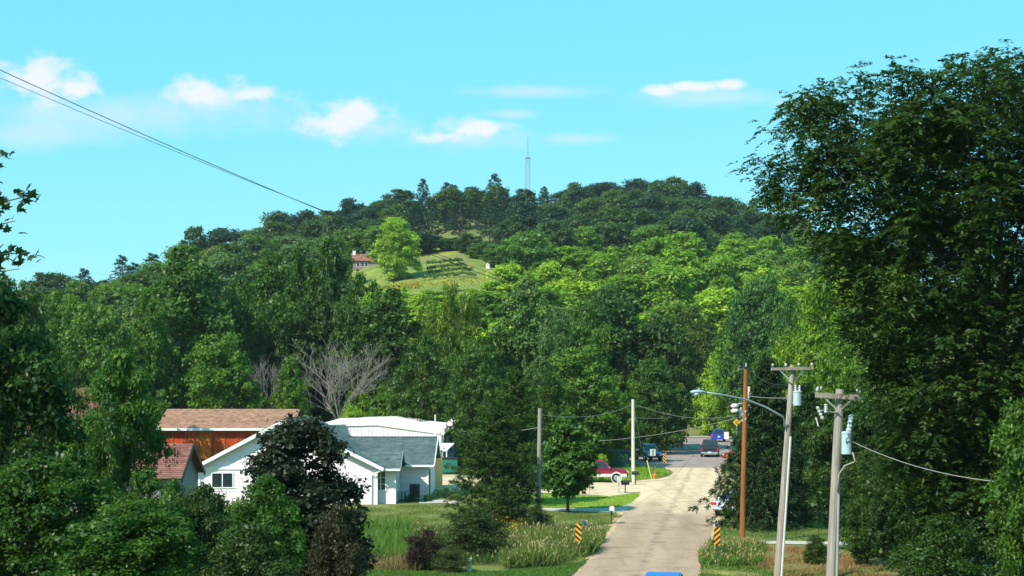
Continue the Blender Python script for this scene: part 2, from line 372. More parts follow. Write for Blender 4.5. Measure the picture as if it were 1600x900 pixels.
def clump_leaves(rng, C, rc, npc, L, Wd, up=.55, jit=.55, squash=.75, droop=0.0, shell=.5):
    n = len(C) * npc; c = np.repeat(C, npc, 0); r = np.repeat(rc, npc)[:, None]
    d = sph(rng, n); d[:, 2] = np.where(rng.random(n) < .7, np.abs(d[:, 2]), d[:, 2])
    rad = r * (shell + (1 - shell) * rng.random((n, 1)) ** .6) * (1 + .25 * rng.normal(size=(n, 1)))
    pos = c + d * rad * np.array([1, 1, squash])
    nr = d * .75 + np.array([0, 0, up]) + rng.normal(size=(n, 3)) * jit
    ax = d * .6 + rng.normal(size=(n, 3)) * .7 + np.array([0, 0, -droop])
    sc = np.clip(rng.lognormal(0, .38, n), .4, 2.2); Ls = L * sc; Ws = Wd * sc * rng.uniform(.7, 1.3, n)
    tc = np.repeat(rng.normal(.5, .16, len(C)), npc); t = np.clip(tc + rng.normal(0, .16, n), 0, 1)
    return kites(pos, nr, ax, Ls, Ws), t
def env_centers(rng, n, H0, H, Rr, prof, lobes=.22, inner=.42):
    out = []; ph = rng.uniform(0, 6.28, 6); k = np.array([2, 3, 5, 3, 4, 7])
    tw = np.linspace(0, 1, 200); w = np.interp(tw, *prof) + .05; cdf = np.cumsum(w); cdf /= cdf[-1]
    t = np.interp(rng.random(n), cdf, tw); th = rng.uniform(0, 6.283, n)
    lob = 1 + lobes * (np.sin(k[0] * th + ph[0] + 4 * t) + np.sin(k[1] * th + ph[1] - 6 * t) + .6 * np.sin(k[2] * th + ph[2] + 9 * t)) / 1.6
    rr = Rr * np.interp(t, *prof) * lob * rng.random(n) ** inner
    return np.stack([rr * np.cos(th), rr * np.sin(th), H0 + (H - H0) * t], -1)
DOME = ([0, .12, .35, .6, .8, .93, 1], [.35, .75, 1, .97, .78, .48, .12])
EGG = ([0, .1, .3, .55, .8, 1], [.45, .85, 1, .8, .5, .1])
TALL = ([0, .1, .35, .65, .85, 1], [.5, .8, 1, .92, .6, .12])
ROUND = ([0, .1, .3, .6, .82, .94, 1], [.5, .85, 1, .98, .78, .55, .3])
BUSH = ([0, .15, .5, .8, 1], [.8, 1, .95, .65, .2])
def trunk_mesh(name, rng, H, r0, targets, mat, bow=.03, stems=1, nlimb=18, spread=0.0):
    mb = MB()
    for st in range(stems):
        a0 = rng.uniform(0, 6.28); off = spread * rng.uniform(.4, 1) if stems > 1 else 0
        pts = []; rad = []; n = 7
        for i in range(n + 1):
            t = i / n
            pts.append(Vector((math.cos(a0) * off * t + H * bow * math.sin(t * 3 + a0) * t, math.sin(a0) * off * t + H * bow * math.cos(t * 2.3 + a0) * t, H * t)))
            rad.append(r0 * (1 - .85 * t) * (1.35 if i == 0 else 1) / (stems ** .4))
        mb.tube(pts, rad, 8)
        if len(targets):
            idx = rng.choice(len(targets), min(nlimb // stems + 1, len(targets)), replace=False)
            for q in idx:
                tg = Vector(targets[q]); hh = min(max(tg.z * rng.uniform(.35, .75), H * .18), H * .85); t = hh / H; k = min(int(t * n), n - 1)
                p0 = pts[k].lerp(pts[k + 1], t * n - k); rr = rad[k] * .5
                mid = p0.lerp(tg, .5) + Vector((0, 0, (tg - p0).length * .10))
                mb.tube([p0, p0.lerp(mid, .5) + Vector((0, 0, .02)), mid, mid.lerp(tg, .6), tg], [rr, rr * .75, rr * .5, rr * .32, rr * .14], 5, cap=False)
    o = mb.build(name, mat, local=True, smooth=True, fixn=False); me = o.data; bpy.data.objects.remove(o); return me
PROTO = {}
def proto_broad(key, seed, H, H0, Rr, prof, ncl, rcf, npc, L, Wd, mat=LEAF, bark=BARK, r0=.2, lobes=.22, lean=0, up=.55, jit=.55, droop=0, stems=1, nlimb=18, squash=.75, inner=.42):
    rng = np.random.default_rng(seed); C = env_centers(rng, ncl, H0, H - Rr * rcf * .6, Rr * (1 - rcf * .7), prof, lobes, inner)
    C[:, 0] += lean * np.clip((C[:, 2] - H * .25) / H, 0, 1)
    rc = Rr * rcf * rng.uniform(.7, 1.3, ncl)
    V, t = clump_leaves(rng, C, rc, npc, L, Wd, up, jit, squash, droop)
    PROTO[key] = (trunk_mesh('trunk', rng, H * .82, r0, C, bark, stems=stems, nlimb=nlimb, spread=Rr * .35), leaf_mesh('crown', V, t, mat), H, Rr)
def proto_pine(key, seed, H, Rr, nb, ntuft, nk, L, Wd, droop=.1, shape=1.0, base=.15, rise=.25, mat=NEEDLE, tuft=.35, irregular=.3):
    rng = np.random.default_rng(seed); mb = MB(); n = 8
    pts = [Vector((.04 * H * math.sin(i * .7) * i / n * .6, .03 * H * math.cos(i) * i / n * .5, H * i / n)) for i in range(n + 1)]
    r0 = H * .016; mb.tube(pts, [r0 * (1 - .9 * i / n) for i in range(n + 1)], 8)
    PP = []; AX = []; TT = []
    for b in range(nb):
        t = base + (1 - base) * (b + rng.random()) / nb; th = b * 2.4 + rng.normal() * .5
        ln = Rr * ((1 - t) / (1 - base)) ** shape * (1 + irregular * rng.normal() * .6) * (1 if t > base + .1 else .85) + .12 * Rr * (1 - t) + .15
        ln = max(.2, ln); k = min(int(t * n), n - 1); p0 = pts[k].lerp(pts[k + 1], t * n - k); d = Vector((math.cos(th), math.sin(th), 0))
        tip = p0 + d * ln + Vector((0, 0, ln * (rise - droop)))
        mid = p0 + d * ln * .5 + Vector((0, 0, ln * rise * .2))
        mb.tube([p0, mid, tip], [r0 * .28 * (1 - t * .6), r0 * .16, .008], 4, cap=False)
        tc = rng.normal(.5, .18); m = max(3, int(ntuft * (.4 + .6 * ln / Rr)))
        for q in range(m):
            s = .22 + .78 * (q + rng.random()) / m
            c = p0.lerp(mid, s * 2) if s < .5 else mid.lerp(tip, s * 2 - 1)
            lat = rng.normal() * ln * .22 * (1.1 - abs(s - .55)); c = Vector(c) + Vector((-d.y, d.x, 0)) * lat + Vector((0, 0, rng.normal() * .08 * tuft * 3 + abs(lat) * -.1))
            PP.append(c); AX.append(d * .7 + Vector((-d.y, d.x, 0)) * (lat / ln * 2) + Vector((0, 0, .45 - droop * 2))); TT.append(tc)
    PP = np.array(PP); AX = nrmz(np.array(AX)); TT = np.array(TT); m = len(PP) * nk
    ax = np.repeat(AX, nk, 0) * 1.0 + rng.normal(size=(m, 3)) * .55; ax = nrmz(ax)
    Ls = L * rng.uniform(.7, 1.3, m); pos = np.repeat(PP, nk, 0) + ax * Ls[:, None] * .5 + rng.normal(size=(m, 3)) * tuft * .18
    nr = rng.normal(size=(m, 3)) * .6 + np.array([0, 0, .8])
    V = kites(pos, nr, ax, Ls, Wd * rng.uniform(.7, 1.3, m), .1); t = np.clip(np.repeat(TT, nk) + rng.normal(0, .15, m), 0, 1)
    o = mb.build('trunk', BARK, local=True, smooth=True, fixn=False); me = o.data; bpy.data.objects.remove(o)
    PROTO[key] = (me, leaf_mesh('crown', V, t, mat), H, Rr)
def proto_pinnate(key, seed, H, H0, Rr, prof, ncl, rcf, ncomp, nl, L, Wd, rach=.42, r0=.35):
    rng = np.random.default_rng(seed); C = env_centers(rng, ncl, H0, H - .5, Rr - .5, prof, .08, .45)
    rc = Rr * rcf * rng.uniform(.7, 1.25, ncl); n = ncl * ncomp
    c = np.repeat(C, ncomp, 0); d = sph(rng, n); d[:, 2] = np.where(rng.random(n) < .75, np.abs(d[:, 2]), d[:, 2])
    p0 = c + d * (np.repeat(rc, ncomp)[:, None] * (.25 + .75 * rng.random((n, 1)))) * np.array([1, 1, .85])
    out = nrmz(np.stack([c[:, 0], c[:, 1], np.zeros(n)], -1)); dr = nrmz(d * .8 + out * .5 + rng.normal(size=(n, 3)) * .35 + np.array([0, 0, .15]))
    tc = np.clip(np.repeat(rng.normal(.5, .17, ncl), ncomp) + rng.normal(0, .12, n), 0, 1)
    Vs = []; Ts = []; side = nrmz(np.cross(dr, np.array([0, 0, 1.0]))); rl = rach * rng.uniform(.7, 1.3, (n, 1))
    for q in range(nl):
        s = (q // 2 + 1) / (nl / 2 + .5); sg = 1 if q % 2 else -1
        pr = p0 + dr * rl * s + np.array([0, 0, -1.0]) * rl * .55 * s * s
        ax = side * sg * .8 + dr * .55 + np.array([0, 0, -.55]) + rng.normal(size=(n, 3)) * .15
        ax = nrmz(ax); Ls = L * rng.uniform(.75, 1.25, n); pos = pr + ax * Ls[:, None] * .5
        nr = np.array([0, 0, 1.0]) + d * .4 + rng.normal(size=(n, 3)) * .35
        Vs.append(kites(pos, nr, ax, Ls, Wd * rng.uniform(.8, 1.2, n), .2)); Ts.append(np.clip(tc + rng.normal(0, .08, n), 0, 1))
    V = np.concatenate(Vs); t = np.concatenate(Ts)
    PROTO[key] = (trunk_mesh('trunk', rng, H * .85, r0, C, BARK, nlimb=70), leaf_mesh('crown', V, t, LEAF), H, Rr)
def proto_dead(key, seed, H, spread, depth=5, mat=DEADW, n0=5):
    rng = random.Random(seed); mb = MB()
    def grow(p, d, ln, r, lev):
        q = p + d * ln; m = p.lerp(q, .5) + Vector((rng.uniform(-1, 1), rng.uniform(-1, 1), 0)) * ln * .05
        mb.tube([p, m, q], [r, r * .85, r * .68], 6 if lev < 2 else 4, cap=False)
        if lev >= depth: return
        for k in range(3 if lev else n0):
            a = Vector((rng.uniform(-1, 1), rng.uniform(-1, 1), rng.uniform(-.25, .75))); nd = (d * 1.15 + a * spread).normalized(); nd.z = max(nd.z, .08); nd.normalize()
            grow(q if k < 2 or not lev else p.lerp(q, rng.uniform(.4, .9)), nd, ln * rng.uniform(.62, .88), max(r * .6, .013), lev + 1)
    grow(Vector((0, 0, 0)), Vector((.05, 0, 1)), H * .24, H * .0105, 0)
    zs = max(v[2] for v in mb.v); o = mb.build('trunk', mat, local=True, smooth=True, fixn=False); me = o.data; bpy.data.objects.remove(o)
    PROTO[key] = (me, None, zs, max(math.hypot(v[0], v[1]) for v in mb.v))

# near (leaf-sized), middle and far kinds
proto_broad('near_a', 11, 10, .6, 3.2, TALL, 230, .20, 190, .17, .095, lobes=.28, nlimb=30, r0=.16)
proto_broad('near_b', 12, 8, .9, 3.4, DOME, 210, .19, 190, .16, .09, lobes=.26, nlimb=30, r0=.14)
proto_broad('near_maple', 13, 6.6, 1.2, 2.2, EGG, 200, .20, 110, .20, .14, lobes=.16, nlimb=26, r0=.10)
proto_broad('near_shrub', 14, 4, .15, 2.2, BUSH, 170, .22, 150, .11, .055, lobes=.2, stems=5, nlimb=25, r0=.05)
proto_broad('fine_shrub', 15, 2.4, .1, 1.3, BUSH, 130, .22, 130, .07, .03, lobes=.25, stems=6, nlimb=25, r0=.03, up=.7)
proto_broad('mid_a', 21, 17, 1.0, 6.5, ROUND, 230, .18, 125, .36, .22, lobes=.26, r0=.32)
proto_broad('mid_b', 22, 17, .8, 6.2, ROUND, 260, .15, 110, .34, .20, lobes=.3, r0=.3, jit=.65)
proto_broad('mid_poplar', 23, 20, 1.0, 5.0, TALL, 300, .13, 95, .33, .23, lobes=.2, r0=.3, jit=.75, squash=1.3)
proto_broad('mid_willow', 24, 17, .4, 6.0, DOME, 300, .12, 105, .42, .10, lobes=.25, r0=.3, droop=1.6, up=.2, squash=1.5)
proto_broad('mid_bush', 25, 6, .1, 3.6, BUSH, 130, .2, 90, .24, .13, lobes=.25, stems=4, r0=.1)
proto_broad('far_a', 31, 13, .6, 5.6, ROUND, 95, .25, 110, .50, .33, lobes=.2, r0=.25, nlimb=12)
proto_broad('far_b', 32, 13, .6, 5.2, ROUND, 90, .27, 110, .48, .32, lobes=.28, r0=.25, nlimb=12)
proto_broad('far_c', 33, 13, .6, 5.8, ROUND, 120, .21, 95, .50, .32, lobes=.3, r0=.25, nlimb=12)
proto_pine('far_pine', 34, 15, 4.2, 60, 8, 8, .75, .22, shape=.75, base=.12, rise=.3, tuft=.6)
proto_pine('mid_pine', 35, 10.5, 3.3, 125, 24, 20, .30, .055, shape=.62, base=.06, rise=.32, tuft=.35, irregular=.45)
proto_pine('mid_spruce', 36, 10, 3.3, 140, 20, 18, .30, .065, droop=.42, shape=.8, base=.05, rise=.12, tuft=.3, irregular=.3)
proto_pinnate('locust', 41, 22, 2.5, 10.2, ([0, .15, .35, .5, .62, .75, .88, .96, 1], [.48, .57, .64, .74, .90, 1, 1.04, .97, .74]), 1150, .115, 38, 9, .25, .10, rach=.5)
proto_dead('dead_a', 51, 12, 1.15, 5, n0=8)
proto_dead('dead_b', 57, 12, 1.0, 5, n0=4)
proto_broad('dark_maple', 16, 6.6, .5, 2.3, DOME, 260, .20, 190, .12, .085, lobes=.16, nlimb=30, r0=.10)
proto_broad('near_high', 17, 10, 4.6, 3.4, EGG, 210, .17, 190, .17, .095, lobes=.42, nlimb=16, r0=.15, lean=3.4)

TREES = []
def tree(name, label, cat, key, x, y, top, halfw, color, group=None, rz=None, cs=1.0, seed=0):
    tm, cm, H, Rr = PROTO[key]; z = hz(x, y); hh = max(top - z, .4); rng = random.Random(seed * 7 + int(x * 13 + y * 7))
    e = thing(name, label, cat, (x, y, z - .03), rng.uniform(0, 6.28) if rz is None else rz, group)
    sx = halfw / Rr; sz = hh / H
    for nm, me in (('trunk', tm), ('crown', cm)):
        if me is None: continue
        o = bpy.data.objects.new(nm, me); COL.objects.link(o); o.parent = e; o.scale = (sx, sx, sz)
        if nm == 'crown': o.color = (color[0], color[1] * 1.06, color[2] * .6, 1)
    TREES.append(e); return e
def tpx(name, label, key, px, topy, D, hw, color, cat='tree', group=None, rz=None):
    return tree(name, label, cat, key, X(px, D), D, Z(topy, D), hw * D / F, color, group, rz)


def meadow():
    pxs = np.linspace(545, 810, 36); Ds = np.linspace(372, 475, 26); v = []; f = []
    for D in Ds:
        for p in pxs: x = X(p, D); v.append((x, D, hz(x, D) + .28))
    n = len(pxs)
    for j in range(len(Ds) - 1):
        for i in range(n - 1): a = j * n + i; f.append((a, a + 1, a + n + 1, a + n))
    m = MB(); m.add(v, f); structure(m.build('meadow', M('meadow_grass', (.13, .20, .025), .95, .35, .12, fine=.8, col2=(.23, .26, .045)), None, smooth=True))
meadow()
DK = (.042, .096, .018); MG = (.070, .150, .022); LT = (.130, .245, .026); YL = (.225, .350, .030); OL = (.066, .105, .022); GY = (.075, .140, .06); BL = (.022, .058, .050)  # BL: bluish haze of the far crest put into the leaf colour
VD = (.014, .040, .009)
# ------------------------------------------------------------------ large single trees
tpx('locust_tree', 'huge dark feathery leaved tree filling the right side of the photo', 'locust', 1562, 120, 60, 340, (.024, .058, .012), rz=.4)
tpx('leafy_tree', 'pale glossy leaved tree low at the right edge before the huge dark tree', 'near_a', 1625, 560, 42, 82, (.046, .105, .014))
tpx('leafy_tree', 'tall very dark tree filling the left edge beside the red brown roof', 'near_a', 2, 428, 46, 138, (.020, .056, .010))
tpx('leafy_tree', 'broad green tree hiding the left end of the orange barn', 'near_high', 136, 543, 60, 80, (.044, .112, .014), rz=0.0)
tpx('leafy_tree', 'dark leaved tree low between the two red brown roofs', 'near_a', 172, 612, 58, 52, (.030, .080, .012))
tpx('leafy_tree', 'bright green young tree under the small brown roof at lower left', 'near_a', 228, 728, 44, 72, (.044, .108, .014))
tpx('leafy_tree', 'green bushy tree in the lower left corner of the photo', 'near_b', 60, 705, 36, 135, (.026, .072, .010))
tpx('leafy_tree', 'green bushy tree along the bottom edge right of the corner one', 'near_b', 205, 778, 33, 125, (.032, .084, .012))
tpx('leafy_tree', 'green sapling before the wall of the small brown roofed house', 'near_a', 268, 744, 52, 52, (.046, .112, .014))
tpx('leafy_tree', 'dark leaved young tree below the white house gable at its left', 'near_b', 316, 750, 46, 70, (.024, .058, .016))
tpx('leafy_tree', 'light green young tree before the dark purple maple and white gable', 'near_a', 412, 738, 42, 76, (.042, .102, .016))
tpx('maple_tree', 'nearly black purple leaved maple in front of the white house gable', 'dark_maple', 474, 646, 54, 112, (.016, .024, .016))
tpx('shrub', 'dark brownish purple shrub at the foot of the black purple maple', 'near_shrub', 530, 785, 50, 58, (.034, .032, .018), 'shrub')
tpx('shrub', 'dull green shrub on the bottom edge left of the dark purple shrub', 'near_shrub', 395, 815, 40, 95, (.030, .062, .016), 'shrub')
tpx('maple_tree', 'small round crowned maple on the lawn left of the road', 'near_maple', 887, 643, 102, 50, (.040, .105, .016))
tpx('pine_tree', 'bushy dark green pine in front of the white metal building corner', 'mid_pine', 772, 640, 88, 66, (.034, .074, .022))
tpx('pine_tree', 'taller dark pine rising behind the bushy pine by the grey pole', 'mid_pine', 800, 578, 108, 60, (.040, .088, .020))
tpx('spruce_tree', 'dark blue green spruce right of the road behind the rust brown pole', 'mid_spruce', 1196, 560, 92, 84, (.020, .048, .022))
tpx('spruce_tree', 'second dark spruce behind the pole with the street lamp', 'mid_spruce', 1262, 600, 98, 70, (.020, .050, .020))
tpx('spruce_tree', 'low dark spruce beside the silver car', 'mid_spruce', 1178, 668, 97, 36, (.020, .050, .024))
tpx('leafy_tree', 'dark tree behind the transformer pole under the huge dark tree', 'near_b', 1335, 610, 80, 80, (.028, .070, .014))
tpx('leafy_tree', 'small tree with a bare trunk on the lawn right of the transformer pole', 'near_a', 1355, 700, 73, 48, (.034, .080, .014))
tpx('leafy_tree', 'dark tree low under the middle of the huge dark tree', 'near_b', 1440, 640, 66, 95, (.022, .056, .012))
tpx('shrub', 'dark green shrub on the bottom edge under the huge dark tree', 'near_shrub', 1480, 800, 56, 100, (.024, .064, .012), 'shrub')
tpx('shrub', 'small leafy shrub left of the transformer pole foot', 'near_shrub', 1275, 835, 74, 24, (.030, .075, .014), 'shrub')
tpx('leafy_tree', 'bright yellow green tree showing between the lamp pole and huge tree', 'mid_a', 1278, 432, 125, 62, (.11, .20, .018))
tpx('leafy_tree', 'bright green tree behind the lamp pole crossarm', 'mid_b', 1300, 520, 112, 55, (.09, .18, .018))
# ditch shrubs
tpx('shrub', 'dark purple barberry shrub in the ditch by the pale green pedestal', 'fine_shrub', 664, 826, 72, 40, (.026, .012, .018), 'shrub')
tpx('shrub', 'rounded dark olive shrub in the ditch beside the purple shrub', 'near_shrub', 742, 792, 76, 58, (.036, .062, .020), 'shrub')
tpx('shrub', 'low grey green shrub between the purple and olive shrubs', 'fine_shrub', 705, 850, 71, 32, (.05, .07, .03), 'shrub')
tpx('shrub', 'low dark bush under the pine left of the grey pole', 'near_shrub', 838, 788, 86, 28, (.034, .07, .02), 'shrub')
for i, (px, ty, hw, D) in enumerate([(556, 776, 9, 107), (643, 772, 13, 111), (668, 771, 9, 111), (712, 770, 12, 112)]):
    tpx('shrub', ['low green shrub at the corner of the bay window', 'leafy shrub by the black grill on the house wall', 'small shrub beside the house side door', 'light shrub on the path right of the house'][i],
        'fine_shrub', px, ty, D, hw, (.05, .11, .02) if i != 3 else (.13, .17, .05), 'shrub')
# ------------------------------------------------------------------ trees of the valley floor
mid = [
 (288, 386, 170, 84, 'mid_poplar', (.060, .130, .036), 'tall dark poplar above the orange barn'),
 (232, 452, 162, 46, 'mid_poplar', MG, 'slimmer poplar just left of the tall dark poplar'),
 (372, 430, 176, 48, 'mid_b', DK, 'dark tree just right of the tall dark poplar'),
 (425, 398, 192, 55, 'mid_poplar', DK, 'dark poplar left of the tree below the hill house'),
 (470, 388, 186, 52, 'mid_poplar', (.048, .108, .020), 'dark poplar midway between tall poplar and hill house'),
 (514, 372, 184, 48, 'mid_poplar', (.040, .094, .022), 'dark poplar whose top stands beside the hill house'),
 (560, 425, 180, 52, 'mid_b', DK, 'dark tree directly below the hill house'),
 (610, 452, 172, 66, 'mid_poplar', (.040, .092, .026), 'broad dark poplar below the bright tree of the hillside'),
 (440, 470, 180, 60, 'mid_a', DK, 'dark tree above the dead tree at its left'),
 (345, 520, 150, 62, 'mid_a', MG, 'green tree right behind the roof of the orange barn'),
 (500, 500, 182, 58, 'mid_b', (.034, .085, .02), 'dark green tree directly above the dead tree'),
 (580, 515, 182, 54, 'mid_a', DK, 'dark tree right above the white metal roof'),
 (702, 444, 172, 72, 'mid_willow', (.090, .150, .022), 'olive green willow like tree below the hillside garden'),
 (660, 520, 162, 50, 'mid_b', DK, 'dark tree left below the olive willow'),
 (742, 540, 150, 48, 'mid_a', DK, 'dark tree right below the olive willow behind the pines'),
 (822, 436, 178, 62, 'mid_poplar', (.085, .160, .060), 'silvery green poplar right of the olive willow'),
 (868, 478, 172, 44, 'mid_b', GY, 'silvery tree just right of the silvery poplar'),
 (905, 466, 184, 52, 'mid_b', (.07, .15, .03), 'green tree left of the big dark tree by the street'),
 (962, 446, 190, 84, 'mid_a', (.036, .086, .026), 'big dark round tree standing over the street end'),
 (1040, 492, 188, 56, 'mid_a', (.034, .080, .022), 'dark tree at the right flank of the big dark round tree'),
 (1022, 560, 178, 46, 'mid_a', DK, 'dark low tree over the parked cars'),
 (905, 540, 150, 72, 'mid_a', (.070, .145, .025), 'lighter tree with spreading boughs behind the small maple'),
 (965, 585, 160, 46, 'mid_b', (.070, .145, .022), 'spreading tree beside the red and yellow building'),
 (850, 560, 140, 40, 'mid_b', DK, 'dark tree behind the grey pole and pines'),
 (1088, 476, 250, 52, 'mid_b', OL, 'olive grey tree on the slope behind the street end'),
 (1118, 552, 236, 36, 'mid_bush', YL, 'yellow green bush behind the street lamp head'),
 (1150, 520, 222, 44, 'mid_a', LT, 'light green tree above the street lamp head'),
 (1185, 432, 206, 62, 'mid_a', (.05, .118, .04), 'grey green tree above the rust brown pole'),
 (1236, 462, 178, 42, 'mid_b', (.06, .135, .02), 'green tree left of the bright yellow green tree'),
 (1205, 545, 150, 48, 'mid_a', DK, 'dark tree between the rust brown pole and lamp pole tops'),
 (1105, 590, 242, 36, 'mid_bush', LT, 'light bush at the far kerb behind the blue van'),
 (1065, 600, 246, 40, 'mid_bush', MG, 'bush at the far kerb behind the dark blue car'),
 (1150, 596, 238, 40, 'mid_bush', MG, 'bush at the far kerb right of the blue van'),
 (1012, 590, 244, 40, 'mid_bush', DK, 'dark bush at the far kerb left of the gate pillar'),
 (1128, 622, 234, 24, 'mid_bush', (.05, .11, .03), 'low bush directly behind the blue van'),
 (1190, 585, 240, 40, 'mid_bush', DK, 'dark bush at the far kerb behind the twin lamp pole'),
 (642, 372, 460, 26, 'far_c', DK, 'dark tree behind the bright round hillside tree'), (672, 366, 462, 26, 'far_b', BL, 'dark tree at the upper left corner of the hillside garden'),
 (704, 370, 460, 24, 'far_c', DK, 'dark tree behind the middle of the hillside garden'), (733, 364, 452, 26, 'far_a', (.034, .08, .022), 'dark tree at the upper right corner of the hillside garden'),
 (752, 378, 440, 22, 'far_c', MG, 'green tree right of the hillside garden fence'), (778, 380, 424, 26, 'far_c', (.07, .15, .025), 'green tree just behind the white bird house'),
 (462, 622, 163, 30, 'mid_bush', MG, 'green bush hiding the foot of the fanning dead tree'), (552, 628, 163, 34, 'mid_bush', LT, 'light bush right of the dead tree foot above the metal roof'),
 (604, 596, 164, 40, 'mid_bush', MG, 'green bush right of the fanning dead tree'), (410, 614, 160, 32, 'mid_bush', DK, 'dark bush over the right end of the barn roof'),
 (150, 474, 150, 70, 'mid_a', (.07, .145, .030), 'light green round tree above the red brown roof'),
 (92, 452, 168, 54, 'mid_b', MG, 'green tree left of the light green round tree'),
 (28, 436, 160, 60, 'mid_a', DK, 'dark tree behind the tall one at the left edge'),
 (196, 510, 128, 52, 'mid_b', DK, 'dark tree behind the broad green tree by the barn'),
 (560, 606, 168, 44, 'mid_bush', LT, 'light green bush behind the white metal roof at its left'),
 (625, 612, 172, 42, 'mid_bush', MG, 'green bush behind the thin pole of the metal building'),
 (690, 606, 166, 42, 'mid_bush', (.06, .13, .03), 'round green bush behind the right end of the metal roof'),
 (735, 630, 158, 34, 'mid_bush', MG, 'green bush right of the metal roof behind the pine'),
 (455, 560, 146, 34, 'mid_poplar', MG, 'slim glossy tree standing left of the dead tree'),
 (936, 668, 150, 22, 'mid_bush', (.06, .11, .03), 'grey green bush right of the small maple crown'),
 (940, 707, 138, 12, 'mid_bush', YL, 'small yellow green bush behind the red pickup'),
 (1040, 660, 214, 7, 'mid_bush', (.18, .26, .03), 'small sunlit yellow green shrub behind the dark blue car'),
]
for px, ty, D, hw, k, c, lab in mid:
    tpx({'mid_poplar': 'poplar_tree', 'mid_willow': 'willow_tree', 'mid_bush': 'bush'}.get(k, 'leafy_tree'), lab, k, px, ty, D, hw, c, 'bush' if k == 'mid_bush' else 'tree')
tpx('dead_tree', 'bare grey dead tree with fanning branches behind the metal roof', 'dead_a', 528, 520, 165, 96, DK, rz=.3)
tpx('dead_tree', 'smaller bare dead tree left of the fanning one', 'dead_b', 425, 548, 166, 50, DK, rz=2.1)
# ------------------------------------------------------------------ wooded hill
tpx('round_tree', 'bright light green round tree beside the red roofed hill house', 'mid_a', 621, 339, 404, 40, (.20, .33, .03))
hr = random.Random(77); hill = []
rows = [(256, 11), (284, 12), (314, 12), (346, 12), (379, 12), (415, 13), (452, 13), (492, 14), (534, 14), (576, 14), (612, 14), (648, 14)]
for ri, (D0, h0) in enumerate(rows):
    s = F / D0; step = 2 * 5.2 * s * .92; px = -30 + hr.uniform(0, step)
    while px < 1420:
        D = D0 + hr.uniform(-13, 13); x = X(px, D); z = hz(x, D); h = h0 * hr.uniform(.78, 1.22)
        if px < 420 and D > np.interp(px, YCX, YCY) + 30: px += step; continue
        ty = HY - (z + h - CZ) * F / D; hw = 6.6 * hr.uniform(.8, 1.25) * F / D; ok = True
        inclear = 545 < px + hw * .6 and (px - hw * .5 < 762 if D < 404 else px - hw * .35 < 752)
        if inclear and 383 < D < 455: ok = False
        if inclear and D <= 383:
            lim = 447 + hr.uniform(0, 14); ty = max(ty, lim); h2 = CZ + (HY - ty) * D / F - z
            if h2 < 2.2: ok = False
            elif h2 < 6: hw = min(hw, h2 * .8 * F / D)
        if 530 < px < 600 and D < 383 and ty < 420: ok = False
        if ok: hill.append([px, ty, D, hw, z])
        px += step * hr.uniform(.8, 1.2)
def zone(D, px):
    yc = float(np.interp(px, YCX, YCY))
    if D > yc - 25: return 'crest of the hill'
    if D > 500: return 'upper hill slope'
    if D > 384: return 'middle hill slope'
    if D > 300: return 'lower hill slope'
    return 'foot of the hill'
LAND = [(60, 'the left edge'), (288, 'the tall dark poplar'), (570, 'the hill house'), (824, 'the lattice tower'), (990, 'the white roadside pole'), (1165, 'the rust brown pole')]
ORD = ['first', 'second', 'third', 'fourth', 'fifth', 'sixth', 'seventh', 'eighth', 'ninth', 'tenth', 'eleventh', 'twelfth', 'thirteenth', 'fourteenth', 'fifteenth', 'sixteenth', 'seventeenth', 'eighteenth', 'nineteenth', 'twentieth'] + ['%dth' % k for k in range(21, 60)]
DROP = set()
cnt = {}
hill.sort(key=lambda a: a[0])
for i, (px, ty, D, hw, z) in enumerate(hill):
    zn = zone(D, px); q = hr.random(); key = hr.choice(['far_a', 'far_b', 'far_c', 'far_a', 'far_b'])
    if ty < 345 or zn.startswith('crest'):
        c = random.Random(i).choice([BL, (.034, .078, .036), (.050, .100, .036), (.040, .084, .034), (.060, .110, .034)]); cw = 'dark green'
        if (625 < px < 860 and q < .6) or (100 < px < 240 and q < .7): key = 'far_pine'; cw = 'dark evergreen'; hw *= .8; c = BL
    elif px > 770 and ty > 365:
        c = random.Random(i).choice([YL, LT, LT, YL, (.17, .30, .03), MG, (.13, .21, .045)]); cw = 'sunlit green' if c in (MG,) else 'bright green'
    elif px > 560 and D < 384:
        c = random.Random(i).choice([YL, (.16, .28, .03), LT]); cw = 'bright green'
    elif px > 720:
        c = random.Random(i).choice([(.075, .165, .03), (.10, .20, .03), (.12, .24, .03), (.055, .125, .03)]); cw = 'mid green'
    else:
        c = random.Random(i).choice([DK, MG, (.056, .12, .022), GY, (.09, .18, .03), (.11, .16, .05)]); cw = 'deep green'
    li = max([k for k, a in enumerate(LAND) if a[0] <= px] or [0]); kk = (zn, cw, li); cnt[kk] = cnt.get(kk, 0) + 1
    lab = f'{cw} tree on {zn}, {ORD[cnt[kk] - 1]} rightwards from {LAND[li][1]}'
    if i in DROP: continue
    tree('pine_tree' if key == 'far_pine' else 'hillside_tree', lab, 'tree', key, X(px, D), D, z + (CZ + (HY - ty) * D / F - z), hw * D / F, c, 'trees on the wooded hill')

